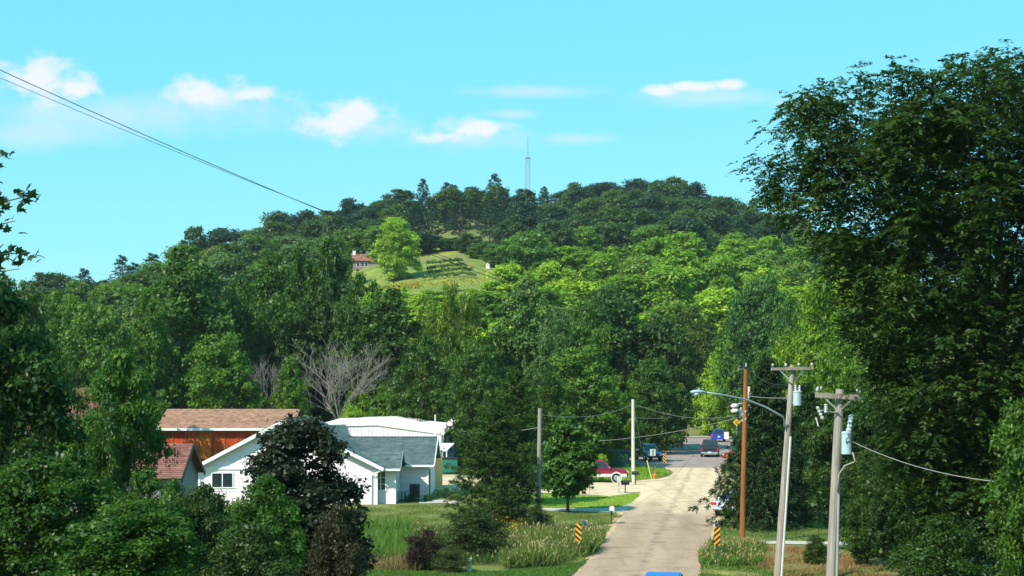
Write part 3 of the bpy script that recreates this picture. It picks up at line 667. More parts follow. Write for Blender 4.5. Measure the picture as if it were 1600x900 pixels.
# ------------------------------------------------------------------ hill house, garden, tower
WHITE = M('white_paint', (.80, .76, .78), .6, .05, 3); SIDING = M('white_siding', (.84, .74, .78), .55, .05, 2.0, tint=True)
TRIM = M('white_trim', (.80, .81, .82), .5, .04, 3); GLASS = M('window_glass', (.02, .03, .035), .08, .3, 2, spec=.7)
DARKM = M('black_metal', (.02, .02, .022), .5, .2, 5); GREYM = M('galvanised', (.42, .45, .47), .45, .15, 5, metal=.6)
SHG = M('grey_shingle', (.082, .118, .120), .9, .14, 1.2, tint=True, fine=20); SHB = M('tan_shingle', (.29, .16, .108), .9, .12, 1.2, tint=True, fine=20)
SHR = M('red_brown_shingle', (.20, .085, .07), .9, .16, 1.2, tint=True, fine=20)
WOODG = M('weathered_wood', (.25, .21, .175), .9, .3, 5, .3, stretch=(1, 1, .12)); WOODT = M('tan_wood', (.50, .36, .16), .85, .2, 4)

def shingles(mb, el, er, rr, rl, course=.2, tab=.32, lift=.02, seed=1):
    """courses of tabs from the eave edge el-er up to the ridge edge rl-rr"""
    rng = random.Random(seed); el, er, rr, rl = map(Vector, (el, er, rr, rl)); n = ((er - el).cross(rl - el)).normalized()
    if n.z < 0: n = -n
    nc = max(2, int(((rl - el).length) / course))
    for i in range(nc):
        t0, t1 = i / nc, (i + 1) / nc; a, b = el.lerp(rl, t0), er.lerp(rr, t0); c, d = er.lerp(rr, t1), el.lerp(rl, t1)
        nt = max(1, int((b - a).length / tab)); sh = (.5 if i % 2 else 0)
        ks = sorted(set([0.0] + [min(1, max(0, (k + sh) / nt)) for k in range(nt + 1)] + [1.0])); ct = rng.uniform(-.1, .1)
        for k0, k1 in zip(ks, ks[1:]):
            t = min(1, max(0, rng.gauss(.5, .2) + ct)); g = lift * rng.uniform(.8, 1.2)
            p, q, r_, s_ = a.lerp(b, k0), a.lerp(b, k1), d.lerp(c, k1), d.lerp(c, k0)
            mb.add([p + n * g, q + n * g, r_ + n * .003, s_ + n * .003, p, q], [(0, 1, 2, 3), (4, 5, 1, 0)], t)
    mb.quad(el - n * .06, er - n * .06, rr - n * .06, rl - n * .06)
def siding(mb, o, e, nrm, w, z0, z1, course=.2, clip=None, seed=1):
    """lapped boards on a wall from o along e; clip(z) -> (u0,u1)"""
    rng = random.Random(seed); o = Vector(o); e = Vector(e).normalized(); nrm = Vector(nrm).normalized(); z = z0
    while z < z1 - .01:
        zt = min(z + course, z1); a0, a1 = clip(z) if clip else (0, w); b0, b1 = clip(zt) if clip else (0, w)
        if a1 - a0 > .02:
            up = Vector((0, 0, 1)); t = rng.uniform(.44, .56); b1 = max(b1, b0 + .001)
            A = o + e * a0 + up * z; B = o + e * a1 + up * z; C = o + e * b1 + up * zt; D_ = o + e * b0 + up * zt
            mb.add([A + nrm * .03, B + nrm * .03, C + nrm * .006, D_ + nrm * .006, A, B], [(0, 1, 2, 3), (4, 5, 1, 0)], t)
        z = zt
    return mb
def window(parent, o, e, nrm, w, h, cols=2, rows=1, fr=.07):
    """window whose lower-left corner is o"""
    o = Vector(o); e = Vector(e).normalized(); n = Vector(nrm).normalized(); up = Vector((0, 0, 1)); mb = MB()
    c = o + n * .05
    mb.beam(c - e * fr, c + e * (w + fr), .05, fr); mb.beam(c + up * h - e * fr, c + up * h + e * (w + fr), .05, fr)
    for k in (0, 1): mb.beam(c + e * (w * k) + up * (fr / 2 + .001), c + e * (w * k) + up * (h - fr / 2 - .001), fr, .05, up=n)
    win = mb.build('window', TRIM, parent)
    for i in range(cols):
        for j in range(rows):
            a = o + n * .036 + e * (w * i / cols + .02) + up * (h * j / rows + .02); g = MB()
            g.quad(a, a + e * (w / cols - .04), a + e * (w / cols - .04) + up * (h / rows - .04), a + up * (h / rows - .04)); g.build('pane', GLASS, win)
    if cols > 1 or rows > 1:
        g = MB()
        for i in range(1, cols): g.beam(c + e * (w * i / cols) + up * .04, c + e * (w * i / cols) + up * (h - .04), .06, .03, up=n)
        for j in range(1, rows): g.beam(c + up * (h * j / rows) + e * .04, c + up * (h * j / rows) + e * (w - .04), .02, .03)
        g.build('mullion', TRIM, win)
    return win

def hill_house():
    D = 452; x0, x1 = X(549, D), X(600, D); zb = hz(x0, D); base = Vector((x0, D, zb))
    h = thing('hill_house', 'red roofed pale house half hidden by the bright tree on the hill', 'house', base)
    ze = zb + 3.6; w = MB(); w.box(((x0 + x1) / 2, D + 3, (zb - 1 + ze) / 2), (x1 - x0 - .8, 5.2, ze - zb + 1)); w.build('wall', M('pale_stucco', (.22, .18, .16), .9, .25, 1), h)
    r = MB(); shingles(r, (x0 - .3, D - .2, ze - .15), (x1 + .3, D - .2, ze - .35), (x1 + .3, D + 3.4, ze + 1.9), (x0 - .3, D + 3.4, ze + 2.1), .4, .7)
    shingles(r, (x1 + .3, D + 7, ze - .3), (x0 - .3, D + 7, ze - .15), (x0 - .3, D + 3.4, ze + 2.1), (x1 + .3, D + 3.4, ze + 1.9), .4, .7)
    ro = r.build('roof', M('rust_roof', (.22, .10, .08), .85, .2, 1, tint=True), h, fixn=False)
    for px in (553.5, 574):
        c = MB(); c.box((X(px, D + 3.4), D + 3.4, ze + 2.35), (.8, .8, 1.3)); c.build('chimney', WHITE, ro)
    for px in (559, 566, 572):
        window(h, (X(px, D) - .35, D + .4, zb + 1.7), (1, 0, 0), (0, -1, 0), .8, 1.2, 1, 1)
    d = MB(); d.box((X(562, D), D - .5, zb + .9), (2.6, 1.2, .12)); d.build('awning', M('red_awning', (.5, .07, .06), .7, .1, 3), h)
hill_house()

def garden():
    lot = M('post_wood', (.28, .22, .16), .9, .2, 3)
    VINE = (.09, .17, .03); rng = np.random.default_rng(5)
    labs = ['nearest trellised vine row in the hillside garden', 'second trellised vine row up the hillside garden', 'third trellised vine row up the hillside garden', 'farthest trellised vine row in the hillside garden']
    for k, D in enumerate((396, 405, 415, 426)):
        xa, xb = X([664, 668, 668, 666][k], D), X([742, 736, 728, 722][k], D); z = hz((xa + xb) / 2, D)
        t = thing('vine_row', labs[k], 'vine row', ((xa + xb) / 2, D, z), 0, 'vine rows in the hillside garden')
        n = int((xb - xa) / 2)
        for i in range(n + 1):
            x = xa + (xb - xa) * i / n; p = MB(); p.beam((x, D, hz(x, D) - .2), (x, D, hz(x, D) + 1.9), .12, .12); p.build('post', lot, t)
        C = np.array([[xa + (xb - xa) * q, D + rng.normal() * .2, hz(xa + (xb - xa) * q, D) + 1.2 + rng.normal() * .2] for q in np.linspace(0, 1, 40)])
        C -= np.array(t.location); V, tt = clump_leaves(rng, C, np.full(40, .55), 34, .32, .22)
        o = bpy.data.objects.new('vine', leaf_mesh('vine', V, tt, LEAF)); COL.objects.link(o); o.parent = t; o.color = (*VINE, 1)
    D = 432; xa, xb = X(655, D), X(722, D)
    f = thing('rail_fence', 'weathered rail fence round the top of the hillside garden', 'fence', (xa, D, hz(xa, D)))
    for k, (a, b) in enumerate((((xa, D + 8), (xb, D + 8)), ((xb, D + 8), (xb + 3.5, D - 20)))):
        n = 6
        for i in range(n + (k == 1)):
            x = a[0] + (b[0] - a[0]) * i / n; y = a[1] + (b[1] - a[1]) * i / n; p = MB(); p.beam((x, y, hz(x, y) - .2), (x, y, hz(x, y) + 1.2), .14, .14); p.build('post', lot, f)
        for hh in (.45, .95):
            p = MB()
            for i in range(n):
                q = [(a[0] + (b[0] - a[0]) * j / n, a[1] + (b[1] - a[1]) * j / n) for j in (i, i + 1)]
                p.beam((q[0][0], q[0][1] - .08, hz(*q[0]) + hh), (q[1][0], q[1][1] - .08, hz(*q[1]) + hh), .06, .14)
            p.build('rail', lot, f)
    D = 402; x = X(762, D); z = hz(x, D)
    b = thing('bird_house', 'white bird house on a tall pole at the garden edge', 'bird house', (x, D, z))
    p = MB(); p.tube([(x, D, z - .2), (x, D, Z(419, D))], .09, 8); p.build('pole', M('pale_pole', (.6, .58, .52), .8, .1, 2), b)
    p = MB(); p.box((x, D, Z(417, D)), (.95, .95, 1.0)); bx = p.build('box', WHITE, b)
    p = MB(); zt = Z(417, D) + .502; p.prism([(x - .6, D - .6, zt), (x + .6, D - .6, zt), (x, D - .6, zt + .45)], (0, 1.2, 0)); p.build('roof', WHITE, b)
    # goldenrod along the lower edge of the clearing
    rng = np.random.default_rng(9); n = 2600; px = rng.uniform(585, 770, n); D = 386 + rng.uniform(-5, 4, n); x = (px - 800) / F * D; z = hgt(x, D)
    keep = rng.random(n) < np.where(px < 655, .8, .12); x, D, z, px = x[keep], D[keep], z[keep], px[keep]; m = len(x)
    pos = np.stack([x, D, z + rng.uniform(.3, 1.3, m)], -1); V = kites(pos, rng.normal(size=(m, 3)) + np.array([0, -.4, .6]), np.tile([0, 0, 1.0], (m, 1)) + rng.normal(size=(m, 3)) * .4, rng.uniform(.5, 1, m), rng.uniform(.25, .5, m))
    o = bpy.data.objects.new('goldenrod', leaf_mesh('goldenrod', V, rng.random(m), LEAF)); COL.objects.link(o); o.color = (.34, .30, .03, 1)
    tag(o, 'yellow flowering weeds along the lower edge of the hillside clearing', 'weeds', kind='stuff')
garden()

def tower():
    D = 640; x = X(824.5, D); z0 = hz(x, D); zt = Z(247, D); zm = Z(211, D)
    t = thing('lattice_tower', 'thin steel lattice radio tower on the hill crest', 'tower', (x, D, z0)); st = M('tower_steel', (.34, .33, .35), .6, .1, 2, metal=.3)
    w = 1.0
    for i, j in ((-1, -1), (1, -1), (1, 1), (-1, 1)):
        p = MB(); p.tube([(x + i * w, D + j * w, z0 - 1), (x + i * w * .85, D + j * w * .85, zt)], .12, 6); p.build('leg', st, t)
    b = MB(); n = 17; H = zt - z0
    for k in range(n):
        za, zb = z0 + H * k / n, z0 + H * (k + 1) / n; wa = w * (1 - .15 * k / n); wb = w * (1 - .15 * (k + 1) / n)
        for (i, j), (i2, j2) in (((-1, -1), (1, -1)), ((1, -1), (1, 1)), ((1, 1), (-1, 1)), ((-1, 1), (-1, -1))):
            b.tube([(x + i * wa, D + j * wa, za), (x + i2 * wb, D + j2 * wb, zb)], .055, 4); b.tube([(x + i2 * wa, D + j2 * wa, za), (x + i * wb, D + j * wb, zb)], .055, 4)
            b.tube([(x + i * wb, D + j * wb, zb), (x + i2 * wb, D + j2 * wb, zb)], .055, 4)
    b.build('bracing', st, t)
    p = MB(); p.tube([(x, D, zt - .2), (x, D, zt + (zm - zt) * .6), (x, D, zm)], [.26, .2, .06], 8); p.build('antenna', st, t)
    p = MB(); p.box((x, D, zt + .1), (2.2, 2.2, .16)); p.build('platform', st, t)
tower()
#__PART3__
# ------------------------------------------------------------------ buildings by the road
def white_house():
    D = 108.5; gl, gr = X(310, D), X(590, D); base = Vector((gl, D, 0))
    h = thing('white_house', 'white lap sided house with grey shingle roofs and a bay window', 'house', base)
    ap = X(446, D); ze = Z(729, D); za = Z(655, D) - .12
    # front gable wall
    def clip(z):
        if z <= ze: return 0, gr - gl
        t = min(1, (z - ze) / (za - ze)); return (ap - gl) * t, (gr - gl) - (gr - ap) * t
    back = 121.0
    m = siding(MB(), (gl, D, 0), (1, 0, 0), (0, -1, 0), gr - gl, 0.0, za, .23, clip); s_ = m.build('siding', SIDING, h, fixn=False); s_['kind'] = 'stuff'
    c = MB(); c.prism([(gl, D, 0), (gr, D, 0), (gr, D, ze), (ap, D, za), (gl, D, ze)], (0, back - D, 0)); c.build('wall', WHITE, h)
    r = MB(); o = .45; sl = (za - ze) / (ap - gl); sr = (za - ze) / (gr - ap); zr = za + .14
    shingles(r, (gl - o, back, ze - o * sl + .14), (gl - o, D - o, ze - o * sl + .14), (ap, D - o, zr), (ap, back, zr), .2, .32, seed=2)
    shingles(r, (gr + o, D - o, ze - o * sr + .14), (gr + o, back, ze - o * sr + .14), (ap, back, zr), (ap, D - o, zr), .2, .32, seed=3)
    ro = r.build('roof', SHG, h, fixn=False)
    for k, (xe, zz) in enumerate(((gl - o, ze - o * sl), (gr + o, ze - o * sr))):
        f = MB(); f.beam((xe, D - o - .03, zz + .03), (ap, D - o - .03, zr - .11), .05, .24); f.build('fascia', TRIM, h)
    f = MB(); f.beam((gl - .02, D - .06, ze - .10), (X(430, D), D - .06, ze - .10), .06, .2); f.build('trim_band', TRIM, h)
    for x in (gl + .06, gr - .06):
        f = MB(); f.beam((x, D - .05, 0), (x, D - .05, ze - .22), .13, .06, up=(0, 1, 0)); f.build('corner_board', TRIM, h)
    window(h, (X(331, D), D, Z(762, D)), (1, 0, 0), (0, -1, 0), 1.5, 1.05, 2, 1)
    # bay wing with its own small roof
    D2 = 109.0; bl, br = gr + .02, X(617.5, D2); zb = Z(733, D2)
    c = MB(); c.prism([(bl, D2, 0), (br, D2, 0), (br, D2, zb), (bl, D2, zb)], (0, 4.0, 0)); c.build('bay_wall', WHITE, h)
    m = siding(MB(), (bl, D2, 0), (1, 0, 0), (0, -1, 0), br - bl, 0, zb, .21, None, 4)
    siding(m, (br, D2, 0), (0, 1, 0), (1, 0, 0), 4.0, 0, zb + .9, .21, lambda z: (0, 4) if z < zb else ((z - zb) / .45, 4 - (z - zb) / .45), 5)
    m.build('siding', SIDING, h, fixn=False)['kind'] = 'stuff'
    r = MB(); zg = zb + 1.15
    shingles(r, (gr - 2.9, D2 - .45, zb), (br + .4, D2 - .45, zb), (br + .4, D2 + 2.0, zg), (gr - 2.9, D2 + 2.0, zg), .2, .32, seed=6)
    shingles(r, (br + .4, D2 + 4.5, zb), (gr - 2.9, D2 + 4.5, zb), (gr - 2.9, D2 + 2.0, zg), (br + .4, D2 + 2.0, zg), .2, .32, seed=7)
    r.build('bay_roof', SHG, h, fixn=False)
    f = MB(); f.beam((gr - .1, D2 - .50, zb - .02), (br + .4, D2 - .50, zb - .02), .12, .14); f.build('gutter', TRIM, h)
    f = MB(); f.beam((br + .42, D2 - .45, zb - .08), (br + .42, D2 + 2.0, zg - .08), .05, .2); f.beam((br + .42, D2 + 4.5, zb - .08), (br + .42, D2 + 2.03, zg - .08), .05, .2); f.build('fascia', M('dark_trim', (.18, .2, .21), .7, .1, 3), h)
    window(h, (X(587, D2), D2, Z(766, D2)), (1, 0, 0), (0, -1, 0), .72, 1.35, 2, 3, .08)
    window(h, (br, D2 + .35, Z(766, D2)), (0, 1, 0), (1, 0, 0), .8, 1.35, 1, 3, .08)
    for y_ in (D2 - .03,):
        f = MB(); f.beam((br - .02, y_, 0), (br - .02, y_, zb - .08), .14, .07, up=(0, 1, 0)); f.build('corner_board', TRIM, h)
    # downspout at the gable corner
    f = MB(); f.tube([(X(598, D), D - .35, zb - .05), (X(584, D), D - .25, zb - .3), (X(581, D), D - .1, zb - .35), (X(580.5, D), D - .1, .1)], .045, 6); f.build('downspout', TRIM, h)
    # rear wing
    D3 = 113.0; wl, wr = br + .05, X(668, D3); ze3 = Z(727, D3); D4 = 118.2; zr3 = Z(683, D4)
    c = MB(); c.prism([(wl - 4, D3, 0), (wr, D3, 0), (wr, D3, ze3), (wl - 4, D3, ze3)], (0, 10.4, 0)); c.build('wing_wall', WHITE, h)
    m = siding(MB(), (wl, D3, 0), (1, 0, 0), (0, -1, 0), wr - wl, 0, ze3, .21, None, 8)
    siding(m, (wr, D3, 0), (0, 1, 0), (1, 0, 0), 10.4, 0, zr3 - .1, .21, lambda z: (0, 10.4) if z < ze3 else (5.2 * (z - ze3) / (zr3 - ze3), 10.4 - 5.2 * (z - ze3) / (zr3 - ze3)), 9)
    m.build('siding', SIDING, h, fixn=False)['kind'] = 'stuff'
    r = MB(); shingles(r, (X(530, D3), D3 - .45, ze3), (wr + .5, D3 - .45, ze3), (wr + .5, D4, zr3), (X(530, D3), D4, zr3), .2, .32, seed=10)
    shingles(r, (wr + .5, D4 + 5.6, ze3), (X(530, D3), D4 + 5.6, ze3), (X(530, D3), D4, zr3), (wr + .5, D4, zr3), .2, .32, seed=11); r.build('wing_roof', SHG, h, fixn=False)
    f = MB(); f.beam((wl + .4, D3 - .50, ze3 - .02), (wr + .5, D3 - .50, ze3 - .02), .12, .14); f.build('gutter', TRIM, h)
    f = MB(); f.beam((wr + .52, D3 - .45, ze3 - .08), (wr + .52, D4, zr3 - .08), .05, .2); f.beam((wr + .52, D4 + 5.6, ze3 - .08), (wr + .52, D4 + .03, zr3 - .08), .05, .2); f.build('fascia', TRIM, h)
    f = MB(); f.beam((X(532, D4), D4, zr3 + .03), (wr + .5, D4, zr3 + .03), .2, .06); f.build('ridge_cap', M('dark_cap', (.05, .08, .14), .7, .1, 3), h)
    f = MB(); f.beam((wr - .02, D3 - .03, 0), (wr - .02, D3 - .03, ze3 - .08), .14, .07, up=(0, 1, 0)); f.build('corner_board', TRIM, h)
    d = MB(); d.box((wr + .045, D3 + 2.2, 1.05), (.05, 1.0, 2.1)); dr = d.build('door', DARKM, h)
    d = MB(); d.box((wr + .09, D3 + 1.85, 1.05), (.06, .06, .12)); d.build('handle', GREYM, dr)
    f = MB(); f.tube([(wr + .1, D3 - .1, ze3 - .1), (wr + .06, D3 - .08, ze3 - .4), (wr + .06, D3 - .08, .1)], .045, 6); f.build('downspout', TRIM, h)
white_house()

def grill():
    D = 111.6; x = X(648, D); t = thing('barbecue_grill', 'black covered grill against the white house wall', 'grill', (x, D, 0)); m = MB()
    m.box((x, D, .62), (.72, .5, .7)); m.build('body', DARKM, t, bevel=.05); m = MB(); m.tube([(x - .36, D, .98), (x + .36, D, .98)], .26, 14); m.build('lid', DARKM, t)
    for i in (-1, 1):
        for j in (-1, 1): m = MB(); m.beam((x + i * .3, D + j * .2, 0), (x + i * .3, D + j * .2, .28), .05, .05); m.build('leg', DARKM, t)
    D = 111.8; x = X(633, D); t = thing('patio_table', 'small dark patio table left of the black grill', 'table', (x, D, 0)); m = MB(); m.tube([(x, D, .68), (x, D, .72)], .48, 16); m.build('table_top', GREYM, t)
    for k in range(4): m = MB(); m.beam((x + .3 * math.cos(k * 1.57), D + .3 * math.sin(k * 1.57), 0), (x + .2 * math.cos(k * 1.57), D + .2 * math.sin(k * 1.57), .68), .04, .04); m.build('leg', DARKM, t)
grill()

def metal_building():
    D = 148.0; A = Vector((X(690, D), D, 0)); Bf = Vector((X(498, 151), 151, 0)); Rb = Vector((X(717, 160), 160, 0)); dep = Rb - A
    e = (Bf - A).normalized(); n = Vector((e.y, -e.x, 0)); n = -n if n.y > 0 else n; w = (Bf - A).length
    t = thing('metal_building', 'long white metal building with low pitched roof behind the white house', 'building', A)
    zc = Z(679, D); zl = Z(667, 151); pk = w * .52; zp = Z(664.5, 149.5); mt = M('white_metal_sheet', (.80, .78, .76), .45, .04, 2)
    poly = [A, A + e * w, A + e * w + Vector((0, 0, zl)), A + e * pk + Vector((0, 0, zp)), A + Vector((0, 0, zc))]
    c = MB(); c.prism(poly, dep); c.build('wall', mt, t)
    ribs = MB(); u = .2
    while u < w - .1:
        z = zc + (zp - zc) * u / pk if u < pk else zp + (zl - zp) * (u - pk) / (w - pk)
        p = A + e * u + n * .02; ribs.beam(p, p + Vector((0, 0, z - .1)), .07, .05, up=n); u += .38
    rb = ribs.build('wall_rib', M('rib_metal', (.62, .60, .60), .5, .05, 2), t); rb['kind'] = 'stuff'
    for a, b, za, zb in ((-.3, pk, zc, zp), (pk, w + .3, zp, zl)):
        r = MB(); p = [A + e * a + n * .14 + Vector((0, 0, za)), A + e * b + n * .14 + Vector((0, 0, zb)), A + e * b + dep + Vector((0, .3, zb + .42)), A + e * a + dep + Vector((0, .3, za + .42))]
        r.prism(p, (0, 0, .16)); r.build('roof_panel', M('white_roof', (.84, .80, .78), .4, .04, 1), t)
    # right end wall with posts and doors, its bluish shade put into the colour
    ed = dep.normalized(); nn = Vector((ed.y, -ed.x, 0)); L = dep.length; blue = M('shade_blue_metal', (.42, .47, .62), .5, .08, 3)
    c = MB(); p = A + nn * .03; c.prism([p, p + ed * L, p + ed * L + Vector((0, 0, zc + .35)), p + Vector((0, 0, zc - .05))], nn * .02); c.build('end_shade_sheet', blue, t)
    for q in (.3, 2.9, 4.7, 7.2, 9.4, L - .25):
        c = MB(); p = A + ed * q + nn * .1; c.beam(p, p + Vector((0, 0, zc + .1)), .14, .14); c.build('post', TRIM, t)
    for q in (1.6, 6.0):
        c = MB(); p = A + ed * q + nn * .07; c.beam(p + Vector((0, 0, 1.5)), p + Vector((0, 0, 2.9)), .03, .9, up=ed); c.build('window', GLASS, t)
    c = MB(); p = A + n * .3 + Vector((0, 0, zc - 1.35)); q = [p - e * 2.0, p + e * 1.0, p + e * 1.0 - n * 0.2 + Vector((0, 0, .55)), p - e * 1.6 - n * .2 + Vector((0, 0, .55))]
    q = [A + e * .9 + n * 2.2 + Vector((0, 0, zc - 1.5)), A - e * 1.2 + n * 2.2 + Vector((0, 0, zc - 1.5)), A - e * 1.3 + n * .1 + Vector((0, 0, zc - .95)), A + e * .9 + n * .1 + Vector((0, 0, zc - .95))]
    c.prism(q, (0, 0, .14)); c.build('awning', mt, t)
    c = MB(); c.beam(A - e * 1.1 + n * 2.1, A - e * 1.1 + n * 2.1 + Vector((0, 0, zc - 1.5)), .1, .1); c.build('awning_post', TRIM, t)
    c = MB(); c.box((X(687.5, 146), 146, 1.6), (.55, .5, 1.9)); c.build('meter_cabinet', WHITE, t)
    # roof pipe and rooftop satellite dishes
    c = MB(); x = X(680, 147.4); c.tube([(x, 147.4, 2.2), (x, 147.4, Z(648, 147.4))], .06, 8); c.build('vent_pipe', WHITE, t)
    # fence boards
    f = thing('board_fence', 'tan board fence panel beside the white house wing', 'fence', (X(681, 126), 126, 0))
    for k in range(6):
        c = MB(); d = 122 + k * 1.0; c.beam((X(675, 122) + .10 * k, d, 0), (X(675, 122) + .10 * k, d, 3.0 - .02 * (k % 3)), .06, 1.0, up=Vector((.10, 1, 0)).normalized()); c.build('board', WOODT, f)
    D5 = 152; dd = thing('satellite_dish', 'white satellite dish pair on the corner of the metal roof', 'dish', (X(707, D5), D5, zc + .3))
    for px, s_, ax in ((708.5, .62, (-.3, -.35, .55)), (701, .42, (.5, -.5, .25))):
        cpt = Vector((X(px, D5), D5, zc + 1.0 - (.35 if s_ < .5 else 0))); axv = Vector(ax).normalized(); m = MB(); a = axv.orthogonal().normalized(); b = axv.cross(a); vs = []; fs = []
        for i in range(5):
            for j in range(14):
                rr = s_ * i / 4 + .01; vs.append(cpt + (a * math.cos(j * 6.2832 / 14) + b * math.sin(j * 6.2832 / 14)) * rr + axv * rr * rr * .5)
        for i in range(4):
            for j in range(14): fs.append((i * 14 + j, i * 14 + (j + 1) % 14, (i + 1) * 14 + (j + 1) % 14, (i + 1) * 14 + j))
        m.add(vs, fs); m.build('dish_bowl', WHITE, dd, smooth=True, fixn=False)
        m = MB(); m.tube([cpt - Vector((0, 0, 1.0 if s_ > .5 else .65)), cpt - axv * .05], .05, 6); m.tube([cpt - b * s_ * .8, cpt + axv * s_ * .8], .025, 5); m.build('bracket', GREYM, dd)
    c = thing('waste_container', 'dark green waste container at the metal building corner', 'container', (X(703, 143), 143, 0)); m = MB()
    m.box((X(703, 143), 143, .75), (1.5, 1.2, 1.3)); m.build('bin', M('green_paint', (.02, .16, .11), .5, .15, 3), c, bevel=.05); m = MB(); m.box((X(703, 143), 143, 1.45), (1.6, 1.3, .1)); m.build('lid', DARKM, c)
metal_building()

def barn():
    D = 135.0; xl, xr = X(250, D), X(452, D); base = Vector((xl, D, 0)); t = thing('orange_barn', 'barn with orange plywood wall and tan shingle roof behind the white house', 'barn', base)
    ze = Z(667.5, D); Dr = D + 4.4; zr = Z(639, Dr); ze_w = ze + .02
    c = MB(); c.prism([(xl, D, 0), (xl, D + 8.8, 0), (xl, D + 8.8, ze), (xl, Dr, zr - .12), (xl, D, ze)], (xr - xl, 0, 0)); c.build('wall', M('dark_plywood', (.16, .04, .012), .85, .3, 3), t)
    cols = [(.36, .04, .010), (.40, .045, .010), (.48, .07, .012), (.60, .13, .014), (.50, .065, .010), (.42, .045, .010), (.46, .055, .012), (.58, .11, .014), (.46, .05, .010), (.50, .07, .012)]
    n = 10; w = (xr - xl) / n
    for i in range(n):
        c = MB(); c.box((xl + w * (i + .5), D - .035, ze / 2 - .03), (w - .12, .05, ze - .08))
        c.build('panel', M('stained_plywood_%d' % i, cols[i], .8, .45, 1.6, .2, stretch=(1.6, 1, .5), fine=7), t)
    BT = M('batten_wood', (.30, .11, .03), .85, .3, 4)
    for i in range(n + 1):
        c = MB(); c.box((xl + w * i, D - .085, ze / 2 - .03), (.09, .05, ze - .08)); c.build('batten', BT, t)
    r = MB(); o = .35
    shingles(r, (xl - o, D - .5, ze - .12), (xr + o, D - .5, ze - .12), (xr + o, Dr, zr), (xl - o, Dr, zr), .2, .33, seed=21); shingles(r, (xr + o, D + 9.3, ze - .12), (xl - o, D + 9.3, ze - .12), (xl - o, Dr, zr), (xr + o, Dr, zr), .2, .33, seed=22)
    r.build('roof', SHB, t, fixn=False)
    f = MB(); f.beam((xl - o, D - .53, ze - .18), (xr + o, D - .53, ze - .18), .05, .2); f.build('fascia', TRIM, t)
barn()

def brown_house(label, px0, px1, ry, ey, D, dep, seed, wall, base_z=0):
    Dr = D + dep; zr = Z(ry, Dr); ze = Z(ey, D); x0, x1 = X(px0, D), X(px1, D); t = thing('brown_roofed_house', label, 'house', (x0, D, base_z)); o = .35
    g = (zr - ze) / (dep + o) * o
    c = MB(); c.prism([(x0, D + o, base_z), (x0, D + 2 * dep - o, base_z), (x0, D + 2 * dep - o, ze + g - .1), (x0, Dr, zr - .15), (x0, D + o, ze + g - .1)], (x1 - x0, 0, 0)); c.build('wall', wall, t)
    m = siding(MB(), (x1, D + o, base_z), (0, 1, 0), (1, 0, 0), 2 * dep - 2 * o, 0, zr - .3 - base_z, .2, lambda z: (0, 2 * dep - 2 * o) if z < ze + g - .1 - base_z else ((z - (ze + g - .1 - base_z)) / (zr - ze - g) * (dep - o), 2 * dep - 2 * o - (z - (ze + g - .1 - base_z)) / (zr - ze - g) * (dep - o)), seed)
    m.build('siding', wall, t, fixn=False)['kind'] = 'stuff'
    r = MB(); shingles(r, (x0 - .3, D, ze), (x1 + .35, D, ze), (x1 + .35, Dr, zr), (x0 - .3, Dr, zr), .17, .32, seed=seed); shingles(r, (x1 + .35, D + 2 * dep, ze), (x0 - .3, D + 2 * dep, ze), (x0 - .3, Dr, zr), (x1 + .35, Dr, zr), .17, .32, seed=seed + 1); r.build('roof', SHR, t, fixn=False)
    f = MB(); f.beam((x1 + .37, D, ze - .1), (x1 + .37, Dr, zr - .1), .05, .22); f.beam((x1 + .37, D + 2 * dep, ze - .1), (x1 + .37, Dr + .03, zr - .1), .05, .22); f.build('fascia', DARKM, t)
    return t
GSID = M('grey_siding', (.25, .235, .25), .7, .08, 2, tint=True)
brown_house('small house with red brown shingle roof and grey gable below the orange barn', 160, 272, 693, 748, 74, 2.8, 31, GSID)
brown_house('house with red brown shingle roof seen between trees at the left', 40, 168, 606, 690, 80, 4.2, 41, GSID)

